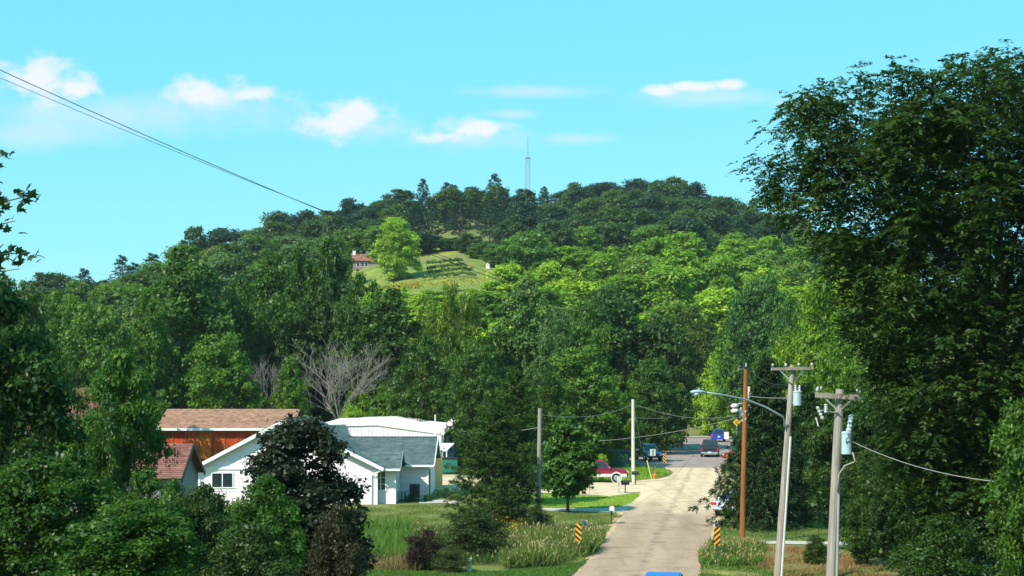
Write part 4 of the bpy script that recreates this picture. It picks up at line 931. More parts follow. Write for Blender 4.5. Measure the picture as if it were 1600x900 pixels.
def far_house():
    D = 178; x0, x1 = X(384, D), X(446, D); t = thing('pale_house', 'pale house glimpsed through the dead branches above the orange barn', 'house', (x0, D, 0)); ze = Z(607, D)
    c = MB(); c.box(((x0 + x1) / 2, D + 3, ze / 2), (x1 - x0, 6, ze)); c.build('wall', M('pale_siding', (.62, .66, .74), .7, .1, 2), t)
    r = MB(); shingles(r, (x0 - .3, D - .4, ze - .1), (x1 + .3, D - .4, ze - .1), (x1 + .3, D + 3, ze + 1.7), (x0 - .3, D + 3, ze + 1.7), .3, .5, seed=51); r.build('roof', SHG, t, fixn=False)
    for px in (395, 412, 430): window(t, (X(px, D), D, 4.6), (1, 0, 0), (0, -1, 0), .9, 1.3, 1, 2)
    D = 214; x0, x1 = X(918, D), X(980.5, D); t = thing('two_tone_building', 'red and yellow brick building half hidden by trees at the street corner', 'building', (x0, D, 0)); z1 = Z(653, D); z2 = Z(622, D)
    c = MB(); c.box(((x0 + x1) / 2, D + 5, z1 / 2), (x1 - x0, 10, z1)); c.build('lower_wall', M('red_brick', (.36, .04, .04), .9, .2, 3), t)
    c = MB(); c.box(((x0 + x1) / 2, D + 5, (z1 + z2) / 2), (x1 - x0 - .1, 9.9, z2 - z1)); c.build('upper_wall', M('ochre_render', (.50, .34, .10), .9, .2, 2), t)
    c = MB(); c.box(((x0 + x1) / 2, D + 5, z2 + .2), (x1 - x0 + .8, 10.8, .4)); c.build('cornice', M('cream_trim', (.62, .58, .50), .8, .1, 2), t)
    r = MB(); shingles(r, (x0 - .4, D - .5, z2 + .4), (x1 + .4, D - .5, z2 + .4), (x1 + .4, D + 5, z2 + 2.6), (x0 - .4, D + 5, z2 + 2.6), .3, .5, seed=52); r.build('roof', SHR, t, fixn=False)
    for px in (930, 945, 962): window(t, (X(px, D), D, 3.9), (1, 0, 0), (0, -1, 0), .9, 1.3, 1, 2); window(t, (X(px, D), D, 1.0), (1, 0, 0), (0, -1, 0), 1.0, 1.5, 1, 2)
    b = thing('garden_shed', 'low dark green shed behind the grass island', 'shed', (X(968, 150), 150, 0)); c = MB(); xa, xb = X(955, 150), X(984, 150)
    c.box(((xa + xb) / 2, 151, .85), (xb - xa, 1.8, 1.7)); c.build('wall', M('dark_green_boards', (.012, .07, .055), .8, .3, 4, stretch=(3, 1, .3)), b); c = MB(); c.box(((xa + xb) / 2, 151, 1.76), (xb - xa + .2, 2.0, .1)); c.build('roof', M('dark_roof', (.05, .06, .09), .8, .2, 3), b)
    D = 222; x = X(1057, D); t = thing('gate_pillar', 'pale square pillar beyond the kerb right of the dark blue car', 'pillar', (x, D, 0)); c = MB(); c.box((x, D, .75), (.32, .32, 1.5)); c.build('shaft', M('cream_trim', (.62, .58, .5)), t); c = MB(); c.box((x, D, 1.56), (.44, .44, .12)); c.build('cap', WHITE, t)
far_house()
#__PART4__
# ------------------------------------------------------------------ poles and wires
WPOLE = M('grey_pole_wood', (.30, .265, .235), .9, .35, 7, .35, stretch=(1, 1, .06)); WRUST = M('rust_pole_wood', (.27, .10, .032), .85, .4, 6, .35, stretch=(1, 1, .08))
WPALE = M('pale_pole_wood', (.62, .56, .47), .85, .2, 6, .2, stretch=(1, 1, .08)); CAN = M('pale_blue_can', (.36, .50, .56), .4, .08, 3); CER = M('porcelain', (.42, .45, .47), .3, .08, 5)
LAMPM = M('lamp_grey', (.40, .52, .58), .35, .06, 4, metal=.2); WIRE = M('wire_black', (.03, .028, .026), .6, .1, 2); WIREP = M('wire_pale', (.28, .27, .25), .5, .1, 2)
def shaft(t, a, b, r0, r1, mat, name='shaft', n=12):
    m = MB(); a = Vector(a); b = Vector(b); m.tube([a.lerp(b, k / 6) for k in range(7)], [r0 + (r1 - r0) * k / 6 for k in range(7)], n); return m.build(name, mat, t, smooth=False)
def can(t, c, r, h, mat=CAN, bush=2):
    m = MB(); c = Vector(c); m.tube([c, c + Vector((0, 0, h * .03)), c + Vector((0, 0, h * .92)), c + Vector((0, 0, h * .93)), c + Vector((0, 0, h)), c + Vector((0, 0, h + .03))], [r * .9, r, r, r * 1.07, r * 1.07, r * .6], 18); o = m.build('transformer', mat, t, smooth=False)
    for k in range(bush):
        q = c + Vector(((k - (bush - 1) / 2) * r * .9, -r * .2, h)); m = MB(); pts = []; rd = []
        for i in range(7): pts.append(q + Vector((0, 0, i * .045))); rd.append(.055 if i % 2 else .035)
        m.tube(pts, rd, 8); m.build('bushing', CER, o)
    for k in (-1, 1):
        m = MB(); m.box(c + Vector((-r * .1, 0, h * (.5 + .3 * k))), (r * 2.2, .1, .07)); m.build('mounting_band', GREYM, o)
    return o
def insul(t, p, s=1.0):
    m = MB(); p = Vector(p); m.tube([p, p + Vector((0, 0, .06 * s)), p + Vector((0, 0, .065 * s)), p + Vector((0, 0, .11 * s)), p + Vector((0, 0, .115 * s)), p + Vector((0, 0, .17 * s))], [.02, .02, .06 * s, .05 * s, .07 * s, .035 * s], 10); m.build('insulator', CER, t)
def crossarm(t, c, d, ln, w=.10, h=.12, nins=4):
    c = Vector(c); d = Vector(d).normalized(); m = MB(); m.beam(c - d * ln / 2, c + d * ln / 2, w, h); m.build('crossarm', WPOLE, t)
    for s_ in (-1, 1): m = MB(); m.beam(c + d * s_ * ln * .3 - Vector((0, .0, h / 2)), c - Vector((0, 0, ln * .28)) + Vector((0, -.12, 0)) + d * s_ * .1, .03, .05); m.build('brace', GREYM, t)
    for k in range(nins):
        q = -ln / 2 * .93 + ln * .93 * k / (nins - 1); 
        if abs(q) > .12: insul(t, c + d * q + Vector((0, 0, h / 2)))
def lamp_pole():
    D = 66; a = Vector((X(1214.5, D) - .02, D, -.05)); b = P(1238.5, 571, D); zz = b.z
    t = thing('utility_pole', 'grey leaning pole with street lamp arm and blue can by the verge', 'pole', a); shaft(t, a, b, .175, .115, WPOLE)
    crossarm(t, P(1237, 576, D) + Vector((0, -.17, 0)), (1, .1, .02), 1.85, nins=4); can(t, P(1245.5, 634, D) + Vector((0, -.05, 0)), .19, .62)
    ar = [P(1225, 667, D) + Vector((-.02, -.2, 0)), P(1225, 657, D) + Vector((-.02, -.25, 0)), P(1221, 651, D) + Vector((0, -.4, 0)), P(1196, 636, D - .6), P(1165, 624, D - 1.2), P(1130, 617, D - 1.9), P(1103, 613, D - 2.3)]
    m = MB(); m.tube(ar, [.045, .045, .045, .04, .036, .032, .03], 10); arm = m.build('lamp_arm', LAMPM, t, smooth=True)
    h0 = ar[-1]; h1 = P(1079, 612, D - 2.7); m = MB(); n = 9; pts = [h0.lerp(h1, k / n) for k in range(n + 1)]; m.tube(pts, [.06, .085, .12, .15, .165, .165, .155, .135, .10, .04], 14)
    vs = [Vector(v) for v in m.v]; m.v = [(v.x, v.y, h0.z + (v.z - h0.z) * (.62 if v.z > h0.z else .5)) for v in vs]; hd = m.build('lamp_head', LAMPM, t, smooth=True)
    m = MB(); c = h0.lerp(h1, .66) - Vector((0, 0, .06)); m.tube([c + Vector((0, 0, .0)), c - Vector((0, 0, .07)), c - Vector((0, 0, .12))], [.15, .125, .06], 14); m.build('lens', M('lens_glass', (.55, .62, .60), .15, .05, 3), hd, smooth=True)
    m = MB(); c = h0.lerp(h1, .45) + Vector((0, 0, .09)); m.tube([c, c + Vector((0, 0, .1))], .045, 10); m.build('photo_cell', GREYM, hd)
    m = MB(); q = [a.lerp(b, s_) + Vector((.15 - .06 * s_, -.12 + .02 * s_, 0)) for s_ in (0, .25, .5, .68)]; m.tube(q, .055, 8); m.build('conduit', M('pale_conduit', (.55, .58, .60), .5, .1, 3), t)
    return t
def transformer_pole():
    D = 60; a = Vector((X(1296, D), D, hz(X(1296, D), D) - .1)); b = P(1312.5, 608, D); t = thing('utility_pole', 'stout grey pole with transformer and white conduit nearest on the right', 'pole', a); shaft(t, a, b, .205, .165, WPOLE)
    crossarm(t, P(1308, 619, D) + Vector((0, -.24, 0)), (1, .15, -.06), 1.85, .12, .2, nins=3)
    for px, py in ((1276, 609), (1281, 609), (1337, 613), (1343, 614)): insul(t, P(px, py, D) + Vector((0, -.24, 0)), .75)
    # transformer with tall arrester
    c = P(1320.5, 710, D) + Vector((.04, -.05, 0)); can(t, c, .22, .88, CAN, 0)
    m = MB(); q = c + Vector((.06, -.1, .88)); pts = [q + Vector((.015 * i, 0, i * .075)) for i in range(10)]; m.tube(pts, [.12 if i % 2 else .085 for i in range(8)] + [.13, .05], 12); m.build('arrester', CAN, t)
    m = MB(); m.tube([c + Vector((-.05, -.24, .45)), c + Vector((-.08, -.3, .6)), c + Vector((.05, -.3, .68)), c + Vector((.02, -.24, .8))], .018, 6); m.build('lead', WIRE, t)
    # drop loop and conduit
    m = MB(); m.tube([c + Vector((.2, -.18, .1)), c + Vector((.30, -.2, -.25)), P(1331, 722, D) + Vector((0, -.25, 0)), P(1318, 727, D) + Vector((0, -.25, 0)), P(1309, 740, D) + Vector((0, -.24, 0)), P(1307, 768, D) + Vector((0, -.23, 0))], .03, 8); m.build('service_cable', WIREP, t, smooth=True)
    m = MB(); m.tube([P(1309.5, 742, D) + Vector((0, -.12, 0)), a + Vector((.24, -.06, 0))], .07, 10); m.build('conduit', M('blue_grey_conduit', (.34, .40, .44), .5, .1, 3), t)
    # fuse cut-outs hanging on a bracket
    for px, py, tl, s_ in ((1279, 645, .25, 1.0), (1288, 638, 0, .7)):
        q = P(px, py, D) + Vector((0, -.3, 0)); m = MB(); pts = [q + Vector((tl * (i / 8 - .5) * .9, 0, (.5 - i / 8) * .5 * s_)) for i in range(9)]; m.tube(pts, [.075 if i % 2 else .05 for i in range(9)], 10); m.build('cut_out', CER, t)
    m = MB(); m.beam(P(1276, 640, D) + Vector((0, -.26, 0)), P(1308, 645, D) + Vector((0, -.2, 0)), .04, .04); m.build('bracket', GREYM, t)
    q = P(1272, 652, D) + Vector((0, -.34, 0)); m = MB(); m.tube([q, q + Vector((.10, 0, -.34))], .02, 6); m.build('fuse_tube', WHITE, t)
    return t
def rust_pole():
    D = 82.5; a = Vector((X(1159.5, D), D, -.05)); b = P(1165.5, 577, D); t = thing('utility_pole', 'slim rust brown wooden pole beside the road', 'pole', a); shaft(t, a, b, .155, .115, WRUST); 
    m = MB(); m.tube([b, b + Vector((0, 0, .16))], .11, 10); m.build('cap', DARKM, t); m = MB(); m.tube([b + Vector((0, 0, .1)), b + Vector((.02, 0, .34))], [.05, .03], 8); m.build('pin_insulator', CER, t)
    for z in (.45, .85): 
        m = MB(); m.box((a.x + .16, D - .12, 6.3 + z), (.06, .08, .14)); m.build('clevis', CER, t)
    m = MB(); n = 24; import_r = random.Random(3); vs = [(a.x, D, .42)]; fs = []
    for i in range(4):
        for j in range(n):
            th = j * 6.2832 / n; rr = (.35 + .34 * i) * import_r.uniform(.85, 1.15); vs.append((a.x + rr * math.cos(th), D + rr * math.sin(th), (.40, .30, .12, -.02)[i] * import_r.uniform(.85, 1.1)))
    for j in range(n): fs.append((0, 1 + j, 1 + (j + 1) % n))
    for i in range(3):
        for j in range(n): fs.append((1 + i * n + j, 1 + (i + 1) * n + j, 1 + (i + 1) * n + (j + 1) % n, 1 + i * n + (j + 1) % n))
    m.add(vs, fs); o = m.build('mound', DRYG, None, smooth=True, origin=Vector((a.x, D, 0))); structure(o); 
    return t
def far_lamp_pole():
    D = 140; x = X(1170.5, D); t = thing('utility_pole', 'pale pole with twin lamps and transformer just behind the rust brown pole', 'pole', (x, D, 0)); shaft(t, (x, D, -.05), (x, D, Z(604, D)), .16, .12, WPALE)
    can(t, P(1159.5, 659, D), .25, 1.05); m = MB(); m.beam(P(1158, 650, D), P(1170, 650, D), .08, .1); m.build('bracket', GREYM, t)
    for k, (py, py2) in enumerate(((633, 629), (641, 637))):
        m = MB(); m.tube([P(1170, py + 6, D), P(1164, py2, D - .3), P(1153, py2 + 2, D - .5)], .04, 8); m.build('lamp_arm', GREYM, t, smooth=True)
        c = P(1147.5, py + 1, D - .6); m = MB(); m.tube([c + Vector((.36, 0, .02)), c + Vector((.15, 0, .03)), c - Vector((.15, 0, 0)), c - Vector((.33, 0, .02))], [.07, .17, .19, .05], 12); m.build('lamp_head', WHITE, t, smooth=True)
    for k in range(5): insul(t, P(1172, 618 + k * 11, D) + Vector((.1, -.1, 0)), 1.6)
def plain_pole(label, px, topy, D, r, mat, basepx=None, guy=None, name='utility_pole'):
    a = Vector((X(basepx or px, D), D, hz(X(px, D), D) - .05)); b = P(px, topy, D); t = thing(name, label, 'pole', a); shaft(t, a, b, r, r * .75, mat)
    m = MB(); m.tube([b - Vector((0, 0, .25)) + Vector((-.12, -.02, 0)), b - Vector((0, 0, .25)) + Vector((.16, -.02, 0))], .03, 6); m.build('bolt', DARKM, t); return t
lamp_pole(); transformer_pole(); rust_pole(); far_lamp_pole()
plain_pole('weathered grey pole standing beside the bushy pine', 843.5, 638, 90, .15, WPOLE, 841)
wp = plain_pole('white roadside pole at the grass island with mailbox at its foot', 989, 624, 131, .16, WPALE, 989.5)
plain_pole('pale pole rising behind the white metal roof', 654.5, 623, 166, .17, WPALE)
m = MB(); D = 131; m.tube([P(991, 638, D), P(1002, 700, D + 8)], .025, 6); tag(m.build('guy_wire', WIREP, None, origin=P(991, 638, D)), 'guy wire slanting down from the white roadside pole', 'wire')
m = MB(); m.tube([P(1011, 719, D), P(1018, 748, D)], .045, 8); tag(m.build('guy_guard', M('guard_yellow', (.6, .5, .2), .6, .1, 3), None, origin=P(1018, 748, D)), 'yellowish guy guard leaning in the grass island', 'guy guard')
def post_sign_pole():
    D = 62; x = X(569.5, D); t = thing('sign_post', 'dark post with small box on the bottom edge below the purple shrub', 'post', (x, D, 0)); shaft(t, (x, D, -.05), (x, D, Z(838, D)), .045, .04, DARKM, 'post'); m = MB(); m.box((x, D - .02, Z(848, D)), (.3, .2, .24)); m.build('box', GREYM, t)
post_sign_pole()
def wire(label, A, B, sag, r, mat=WIRE, name='power_line', n=26, r2=None):
    A = Vector(A); B = Vector(B); pts = []
    for i in range(n + 1):
        t = i / n; p = A.lerp(B, t); p.z -= sag * 4 * t * (1 - t); pts.append(p)
    m = MB(); m.tube(pts, [r + ((r2 or r) - r) * i / n for i in range(n + 1)], 6); o = m.build(name, mat, None, origin=(A + B) / 2, smooth=True)
    return tag(o, label, 'power line', 'overhead wires')
wire('upper of the two long wires crossing the sky at upper left', P(-60, 82, 30), P(1211, 571, 66), .65, .0085, r2=.010)
wire('lower of the two long wires crossing the sky at upper left', P(-60, 96, 28), P(1268, 575, 66), .62, .0048, r2=.010)
wire('wire from the white roadside pole to the pale twin lamp pole', P(990, 631, 131), P(1160, 647, 140), .75, .022, WIREP)
wire('low slack wire from the white pole rising to the twin lamp pole', P(935, 689, 138), P(1162, 650, 141), .35, .022, WIREP)
wire('short straight wire from the rust brown pole to the lamp pole', P(1166, 618, 82.5), P(1229, 622, 66.2), .05, .016, WIREP)
wire('slack wire from the rust brown pole top toward the lamp pole', P(1166, 573, 82.5), P(1236, 600, 66.2), .35, .012)
wire('pale service wire falling from the transformer into the huge dark tree', P(1332, 690, 59.9), P(1560, 753, 48), .25, .016, WIREP)
wire('thin wire from the roof corner dish into the pine', P(716, 672, 152), P(842, 668, 90), .3, .018, WIREP)
wire('thin wire from the grey pole to the white roadside pole', P(844, 648, 90), P(988, 632, 131), .5, .014, WIREP)
wire('wire from the white roadside pole to the shaded street end', P(989, 652, 131), P(1075, 648, 205), .25, .022, WIREP)

# ------------------------------------------------------------------ signs, mailboxes, small things
def stripe_mat(name, sgn):
    m = bpy.data.materials.new(name); nt, n, L, b = nodes_of(m); b.inputs['Roughness'].default_value = .5
    tc = n.new('ShaderNodeTexCoord'); sp = n.new('ShaderNodeSeparateXYZ'); L.new(tc.outputs['Object'], sp.inputs[0])
    a = n.new('ShaderNodeMath'); a.operation = 'MULTIPLY'; a.inputs[1].default_value = sgn * .9; L.new(sp.outputs[0], a.inputs[0])
    s_ = n.new('ShaderNodeMath'); s_.operation = 'ADD'; L.new(a.outputs[0], s_.inputs[0]); L.new(sp.outputs[2], s_.inputs[1])
    k = n.new('ShaderNodeMath'); k.operation = 'MULTIPLY'; k.inputs[1].default_value = 1 / .27; L.new(s_.outputs[0], k.inputs[0])
    f = n.new('ShaderNodeMath'); f.operation = 'FRACT'; L.new(k.outputs[0], f.inputs[0]); g = n.new('ShaderNodeMath'); g.operation = 'GREATER_THAN'; g.inputs[1].default_value = .47; L.new(f.outputs[0], g.inputs[0])
    x = n.new('ShaderNodeMix'); x.data_type = 'RGBA'; x.inputs[6].default_value = (.012, .010, .008, 1); x.inputs[7].default_value = (.72, .36, .025, 1); L.new(g.outputs[0], x.inputs['Factor']); L.new(x.outputs[2], b.inputs['Base Color']); return m
SL = stripe_mat('marker_stripes_left', 1); SR = stripe_mat('marker_stripes_right', -1)
def marker(label, px, cy, D, sm, front=True, w=.31, h=.92, basez=0):
    x = X(px, D); zc = Z(cy, D); t = thing('object_marker' , label, 'road sign', (x, D, basez), 0, 'hazard marker signs')
    m = MB(); yb = D + (.035 if front else -.035); m.beam((x, yb, basez - .05), (x, yb, zc + h * .45), .055, .04, up=(0, 1, 0)); m.build('post', M('sign_post_metal', (.07, .055, .05), .7, .2, 4), t)
    m = MB(); m.box((x, D, zc), (w, .012, h)); m.build('panel', sm if front else M('sign_back', (.46, .50, .52), .5, .08, 3), t, bevel=.004)
marker('yellow and black striped marker left of the road in the weeds', 904, 832, 77, SL)
marker('yellow and black striped marker right of the road by the rust pole', 1120.5, 838, 77, SR)
marker('grey back of a marker sign just behind the left striped marker', 914, 825, 92, None, False)
marker('grey back of a marker sign just behind the right striped marker', 1118, 825, 92, None, False)
marker('small striped marker on the tip of the grass island', 1038.5, 715.5, 146, SL)
marker('small striped marker at the far right road edge by the spruce', 1137.5, 718, 142, SR)
marker('grey sign back on the grass island before the parked jeep', 1020, 707, 139, None, False, .5, .62)
def mailbox(label, px, basey, D, top, body, front, w=.22, h=.24, ln=.5, rz=0.0):
    x = X(px, D); t = thing('mailbox', label, 'mailbox', (x, D, 0), rz, 'roadside mailboxes'); m = MB(); m.beam((0, 0, -.05), (0, 0, top - h), .09, .09); m.build('post', M('post_dark', (.09, .07, .05), .9, .2, 4), t, local=True)
    m = MB(); n = 8; pr = [(-w / 2, -ln / 2, top - h), (w / 2, -ln / 2, top - h)] + [(w / 2 * math.cos(a), -ln / 2, top - h * .45 + h * .45 * math.sin(a)) for a in [math.pi * k / n for k in range(n + 1)]]
    m.prism(pr, (0, ln, 0)); b = m.build('box', body, t, local=True); m = MB(); m.prism([(p[0] * .92, -ln / 2 - .012, top - h + (p[2] - top + h) * .95 + .005) for p in pr], (0, .01, 0)); m.build('door', front, b, local=True)
    m = MB(); m.box((w / 2 + .015, -.05, top - h * .3), (.015, .16, .05)); m.build('flag', M('flag_red', (.5, .04, .03), .5, .1, 3), b, local=True); return t
BLK = M('mailbox_black', (.015, .015, .018), .4, .2, 4)
mailbox('black mailbox with white door on a post by the concrete driveway', 955.5, 820, 94, 1.15, BLK, WHITE, .34, .32, .55)
mailbox('black mailbox seen side on at the gravel drive mouth', 977, 786, 119, .98, BLK, BLK, .3, .34, .62, 1.45)
mailbox('dark mailbox at the foot of the white roadside pole', 993, 762, 128, 1.15, BLK, DARKM, .3, .3, .6, 1.3)
D = 119; x = X(967, D); t = thing('newspaper_tube', 'pale green newspaper box on a post beside the side on mailbox', 'newspaper box', (x, D, 0)); m = MB(); m.beam((x, D, -.05), (x, D, .9), .07, .07); m.build('post', GREYM, t); m = MB(); m.box((x, D - .05, 1.05), (.28, .45, .5)); m.build('box', M('pale_green_box', (.45, .52, .46), .6, .1, 3), t, bevel=.02)
D = 71; x = X(733, D); t = thing('utility_pedestal', 'pale green utility pedestal in the ditch by the shrubs', 'pedestal', (x, D, 0)); m = MB(); m.box((x, D, .26), (.22, .22, .62)); m.build('cabinet', M('pedestal_green', (.38, .52, .42), .6, .08, 4), t, bevel=.02); m = MB(); m.box((x, D, .60), (.25, .25, .06)); m.build('cap', M('pedestal_cap', (.46, .58, .48), .6, .08, 4), t, bevel=.01)
D = 200; x = X(1151, D); t = thing('warning_sign', 'yellow diamond warning sign at the far street end', 'road sign', (x, D, 0)); m = MB(); m.beam((x, D, 0), (x, D, Z(660, D) + .3), .06, .06); m.build('post', GREYM, t); m = MB(); zc = Z(660, D); m.prism([(x - .5, D - .05, zc), (x, D - .05, zc - .5), (x + .5, D - .05, zc), (x, D - .05, zc + .5)], (0, -.012, 0)); sg = m.build('panel', M('sign_yellow', (.75, .42, .03), .5, .05, 3), t)
m = MB(); m.beam((x - .12, D - .07, zc - .22), (x - .12, D - .07, zc + .1), .08, .01, up=(0, 1, 0)); m.beam((x - .12, D - .07, zc + .1), (x + .18, D - .07, zc + .1), .01, .08); m.build('arrow', BLK, sg)
D = 206; x = X(1135, D); t = thing('notice_board', 'white notice board beside the blue van', 'sign', (x, D, 0)); m = MB(); m.beam((x, D, 0), (x, D, 1.6), .07, .07); m.build('post', GREYM, t); m = MB(); m.box((x, D - .05, 1.15), (.62, .03, .95)); m.build('panel', WHITE, t)
D = 135; x = X(1023, D); t = thing('dog_statue', 'small orange hydrant marker post in the grass island', 'marker post', (x, D, 0)); t.name = 'hydrant_marker'; m = MB(); m.tube([(x, D, 0), (x, D, .3), (x, D, .32), (x, D, .45), (x, D, .55)], [.13, .12, .17, .15, .04], 10); m.build('body', M('hydrant_orange', (.62, .17, .04), .6, .15, 4), t); m = MB(); m.tube([(x - .24, D, .36), (x + .24, D, .36)], .07, 8); m.build('outlet', M('hydrant_orange', (.62, .17, .04)), t)

# ------------------------------------------------------------------ vehicles
TYRE = M('tyre', (.02, .02, .02), .85, .2, 6); RIM = M('rim', (.45, .46, .48), .35, .1, 5, metal=.7); REDL = M('tail_light', (.55, .02, .03), .25, .1, 4); HEADL = M('head_light', (.7, .72, .74), .12, .05, 4); PLATE = M('plate', (.75, .75, .72), .5, .05, 5)
def paint(name, col): return M('paint_' + name, col, .28, .06, 1.5, spec=.6)
def vehicle(name, label, cat, loc, heading, kind, col, lower=None, trim=None):
    """local +Y is forward"""
    t = thing(name, label, cat, loc, heading); p = col
    spec = {'sedan': (4.6, 1.8, 1.45, .95, [(-2.3, .32), (-2.3, .72), (-2.22, .95), (-1.5, 1.0), (.9, .97), (2.05, .80), (2.3, .62), (2.3, .32)], (-1.65, 1.15), (-.95, .25), .33, (-1.35, 1.4)),
            'suv': (4.6, 1.85, 1.75, 1.0, [(-2.25, .38), (-2.25, 1.0), (-2.2, 1.08), (1.0, 1.06), (2.15, .96), (2.3, .75), (2.3, .38)], (-2.2, 1.05), (-2.05, .35), .37, (-1.35, 1.4)),
            'pickup': (5.6, 1.98, 1.88, 1.12, [(-2.8, .48), (-2.8, 1.1), (-2.78, 1.16), (1.45, 1.14), (2.6, 1.06), (2.8, .85), (2.8, .48)], (-.95, 1.45), (-.72, .75), .40, (-1.75, 1.8))}[kind]
    L, Wd, Hh, belt, prof, gb, gt, wr, axl = spec; w2 = Wd / 2
    m = MB(); m.prism([(-w2, y, z) for y, z in prof], (Wd, 0, 0)); body = m.build('body', p, t, local=True, bevel=.06)
    if lower:
        for s_ in (-1, 1): m = MB(); m.box((s_ * (w2 + .006), 0, .62), (.02, L - .25, .26)); m.build('lower_trim', lower, t, local=True)
    if kind == 'pickup':    # open bed: dark well and side walls
        m = MB(); m.box((0, -1.85, 1.18), (Wd - .2, 1.6, .02)); m.build('bed_well', DARKM, t, local=True)
        for s_ in (-1, 1): m = MB(); m.box((s_ * (w2 - .06), -1.85, 1.23), (.1, 1.7, .12)); m.build('bed_rail', p, t, local=True)
        m = MB(); m.box((0, -2.75, 1.23), (Wd - .14, .08, .12)); m.build('tailgate', p, t, local=True)
    wb, wt = w2 - .05, w2 - .24; zb = belt + (.02 if kind != 'pickup' else .04); zt = Hh
    B = [(-wb, gb[0], zb), (wb, gb[0], zb), (wb, gb[1], zb), (-wb, gb[1], zb)]; T = [(-wt, gt[0], zt), (wt, gt[0], zt), (wt, gt[1], zt), (-wt, gt[1], zt)]
    m = MB(); m.add(B + T, [(0, 3, 2, 1), (4, 5, 6, 7), (0, 1, 5, 4), (1, 2, 6, 5), (2, 3, 7, 6), (3, 0, 4, 7)]); cabn = m.build('cabin', p, t, local=True, bevel=.04)
    def pane(nm, q, ins_u, ins_v, split=(0, 1)):
        a, b, c, d = [Vector(v) for v in q]; n = (b - a).cross(d - a).normalized(); ctr = (a + b + c + d) / 4
        if n.dot(ctr - Vector((0, (gb[0] + gb[1]) / 2, (zb + zt) / 2))) < 0: n = -n
        def pt(u, v): return a.lerp(b, u).lerp(d.lerp(c, u), v) + n * .008
        u0 = split[0] + ins_u * (split[1] - split[0]); u1 = split[1] - ins_u * (split[1] - split[0]); m = MB(); m.quad(pt(u0, ins_v), pt(u1, ins_v), pt(u1, 1 - ins_v), pt(u0, 1 - ins_v)); return m.build(nm, GLASS, cabn, local=True, fixn=False)
    pane('rear_window', (B[0], B[1], T[1], T[0]), .08, .13); pane('windscreen', (B[2], B[3], T[3], T[2]), .06, .1)
    for q in ((B[1], B[2], T[2], T[1]), (B[3], B[0], T[0], T[3])):
        for sp in ((.03, .5), (.5, .97)): pane('side_window', q, .07, .14, sp)
    for s_ in (-1, 1):
        for y in axl:
            m = MB(); m.tube([(s_ * (w2 - .14), y, wr + .04), (s_ * (w2 + .012), y, wr + .04)], wr * 1.22, 18); m.build('wheel_arch', DARKM if not lower else lower, t, local=True)
            e = bpy.data.objects.new('wheel', None); COL.objects.link(e); e.parent = t
            m = MB(); m.tube([(s_ * (w2 - .2), y, wr), (s_ * (w2 - .19), y, wr), (s_ * (w2 + .02), y, wr), (s_ * (w2 + .03), y, wr)], [wr * .9, wr, wr, wr * .9], 18); m.build('tyre', TYRE, e, local=True)
            m = MB(); m.tube([(s_ * (w2 + .02), y, wr), (s_ * (w2 + .045), y, wr)], [wr * .62, wr * .55], 12); m.build('rim', RIM, e, local=True)
        tlh = (.16, .16) if kind == 'sedan' else (.13, .36); zc = .82 if kind == 'sedan' else (1.0 if kind == 'suv' else .95)
        m = MB(); m.box((s_ * (w2 - .02 - tlh[0] / 1.6), -L / 2 + (.02 if kind != 'suv' else .05), zc - (.1 if kind != 'sedan' else .02)), (tlh[0] if kind != 'sedan' else .36, .09, tlh[1])); m.build('tail_light', REDL, t, local=True)
        m = MB(); m.box((s_ * (w2 - .3), L / 2 - .03, .72 if kind != 'pickup' else .88), (.38, .1, .16)); m.build('headlight', HEADL, t, local=True)
        m = MB(); m.box((s_ * (w2 + .1), gb[1] - .25, zb + .12), (.17, .1, .14)); m.build('mirror', p if not trim else trim, t, local=True, bevel=.02)
    m = MB(); m.box((0, -L / 2 - .03, .5), (Wd - .1, .14, .2)); m.build('rear_bumper', trim or p, t, local=True, bevel=.03)
    m = MB(); m.box((0, L / 2 + .02, .48), (Wd - .1, .14, .2)); m.build('front_bumper', trim or p, t, local=True, bevel=.03)
    m = MB(); m.box((0, L / 2 + .005, .72 if kind != 'pickup' else .84), (Wd * .5, .03, .16)); m.build('grille', DARKM, t, local=True)
    m = MB(); m.box((0, -L / 2 - (.105 if kind == 'pickup' else .02), .56 if kind == 'pickup' else .74), (.34, .02, .17)); m.build('number_plate', PLATE, t, local=True)
    return t
ROADH = -math.atan(.145)
g = G(1114.5, 715); vehicle('pickup_truck', 'dark navy pickup truck seen from behind on the far road', 'pickup', (g.x, g.y + 2.8, .025), ROADH, 'pickup', paint('navy', (.018, .022, .035)), None, GREYM)
g = G(1125.5, 691); vehicle('van', 'blue van seen from behind at the street end', 'van', (g.x, g.y + 2.3, .025), ROADH * .6, 'suv', paint('blue', (.015, .06, .42)))
g = G(1042, 691); vehicle('parked_car', 'dark blue car parked facing the camera under the dark trees', 'car', (g.x, g.y + 1.5, .025), math.pi + .5, 'sedan', paint('deep_blue', (.02, .06, .20)))
g = G(1015, 721.5); vehicle('jeep', 'grey blue jeep parked facing the camera by the grass island', 'jeep', (g.x, g.y + 2.2, .025), math.pi + .28, 'suv', paint('slate', (.20, .24, .38)), None, DARKM)
g = G(1003, 701); vehicle('parked_car', 'black car parked left behind the grey blue jeep', 'car', (g.x, g.y + 2, .025), math.pi * .55, 'suv', paint('black', (.012, .012, .014)))
D = 131.5; vehicle('pickup_truck', 'red and silver pickup parked side on by the grass island', 'pickup', (X(981, D) - 2.85, D, .02), -math.pi / 2, 'pickup', paint('crimson', (.22, .012, .045)), paint('silver', (.60, .56, .55)), GREYM)
g = G(1139, 806); vehicle('sedan', 'silver sedan with red tail lamp parked under the spruce', 'car', (g.x + .75, g.y + 1.5, .025), ROADH - .35, 'sedan', paint('silver_white', (.44, .47, .54)))
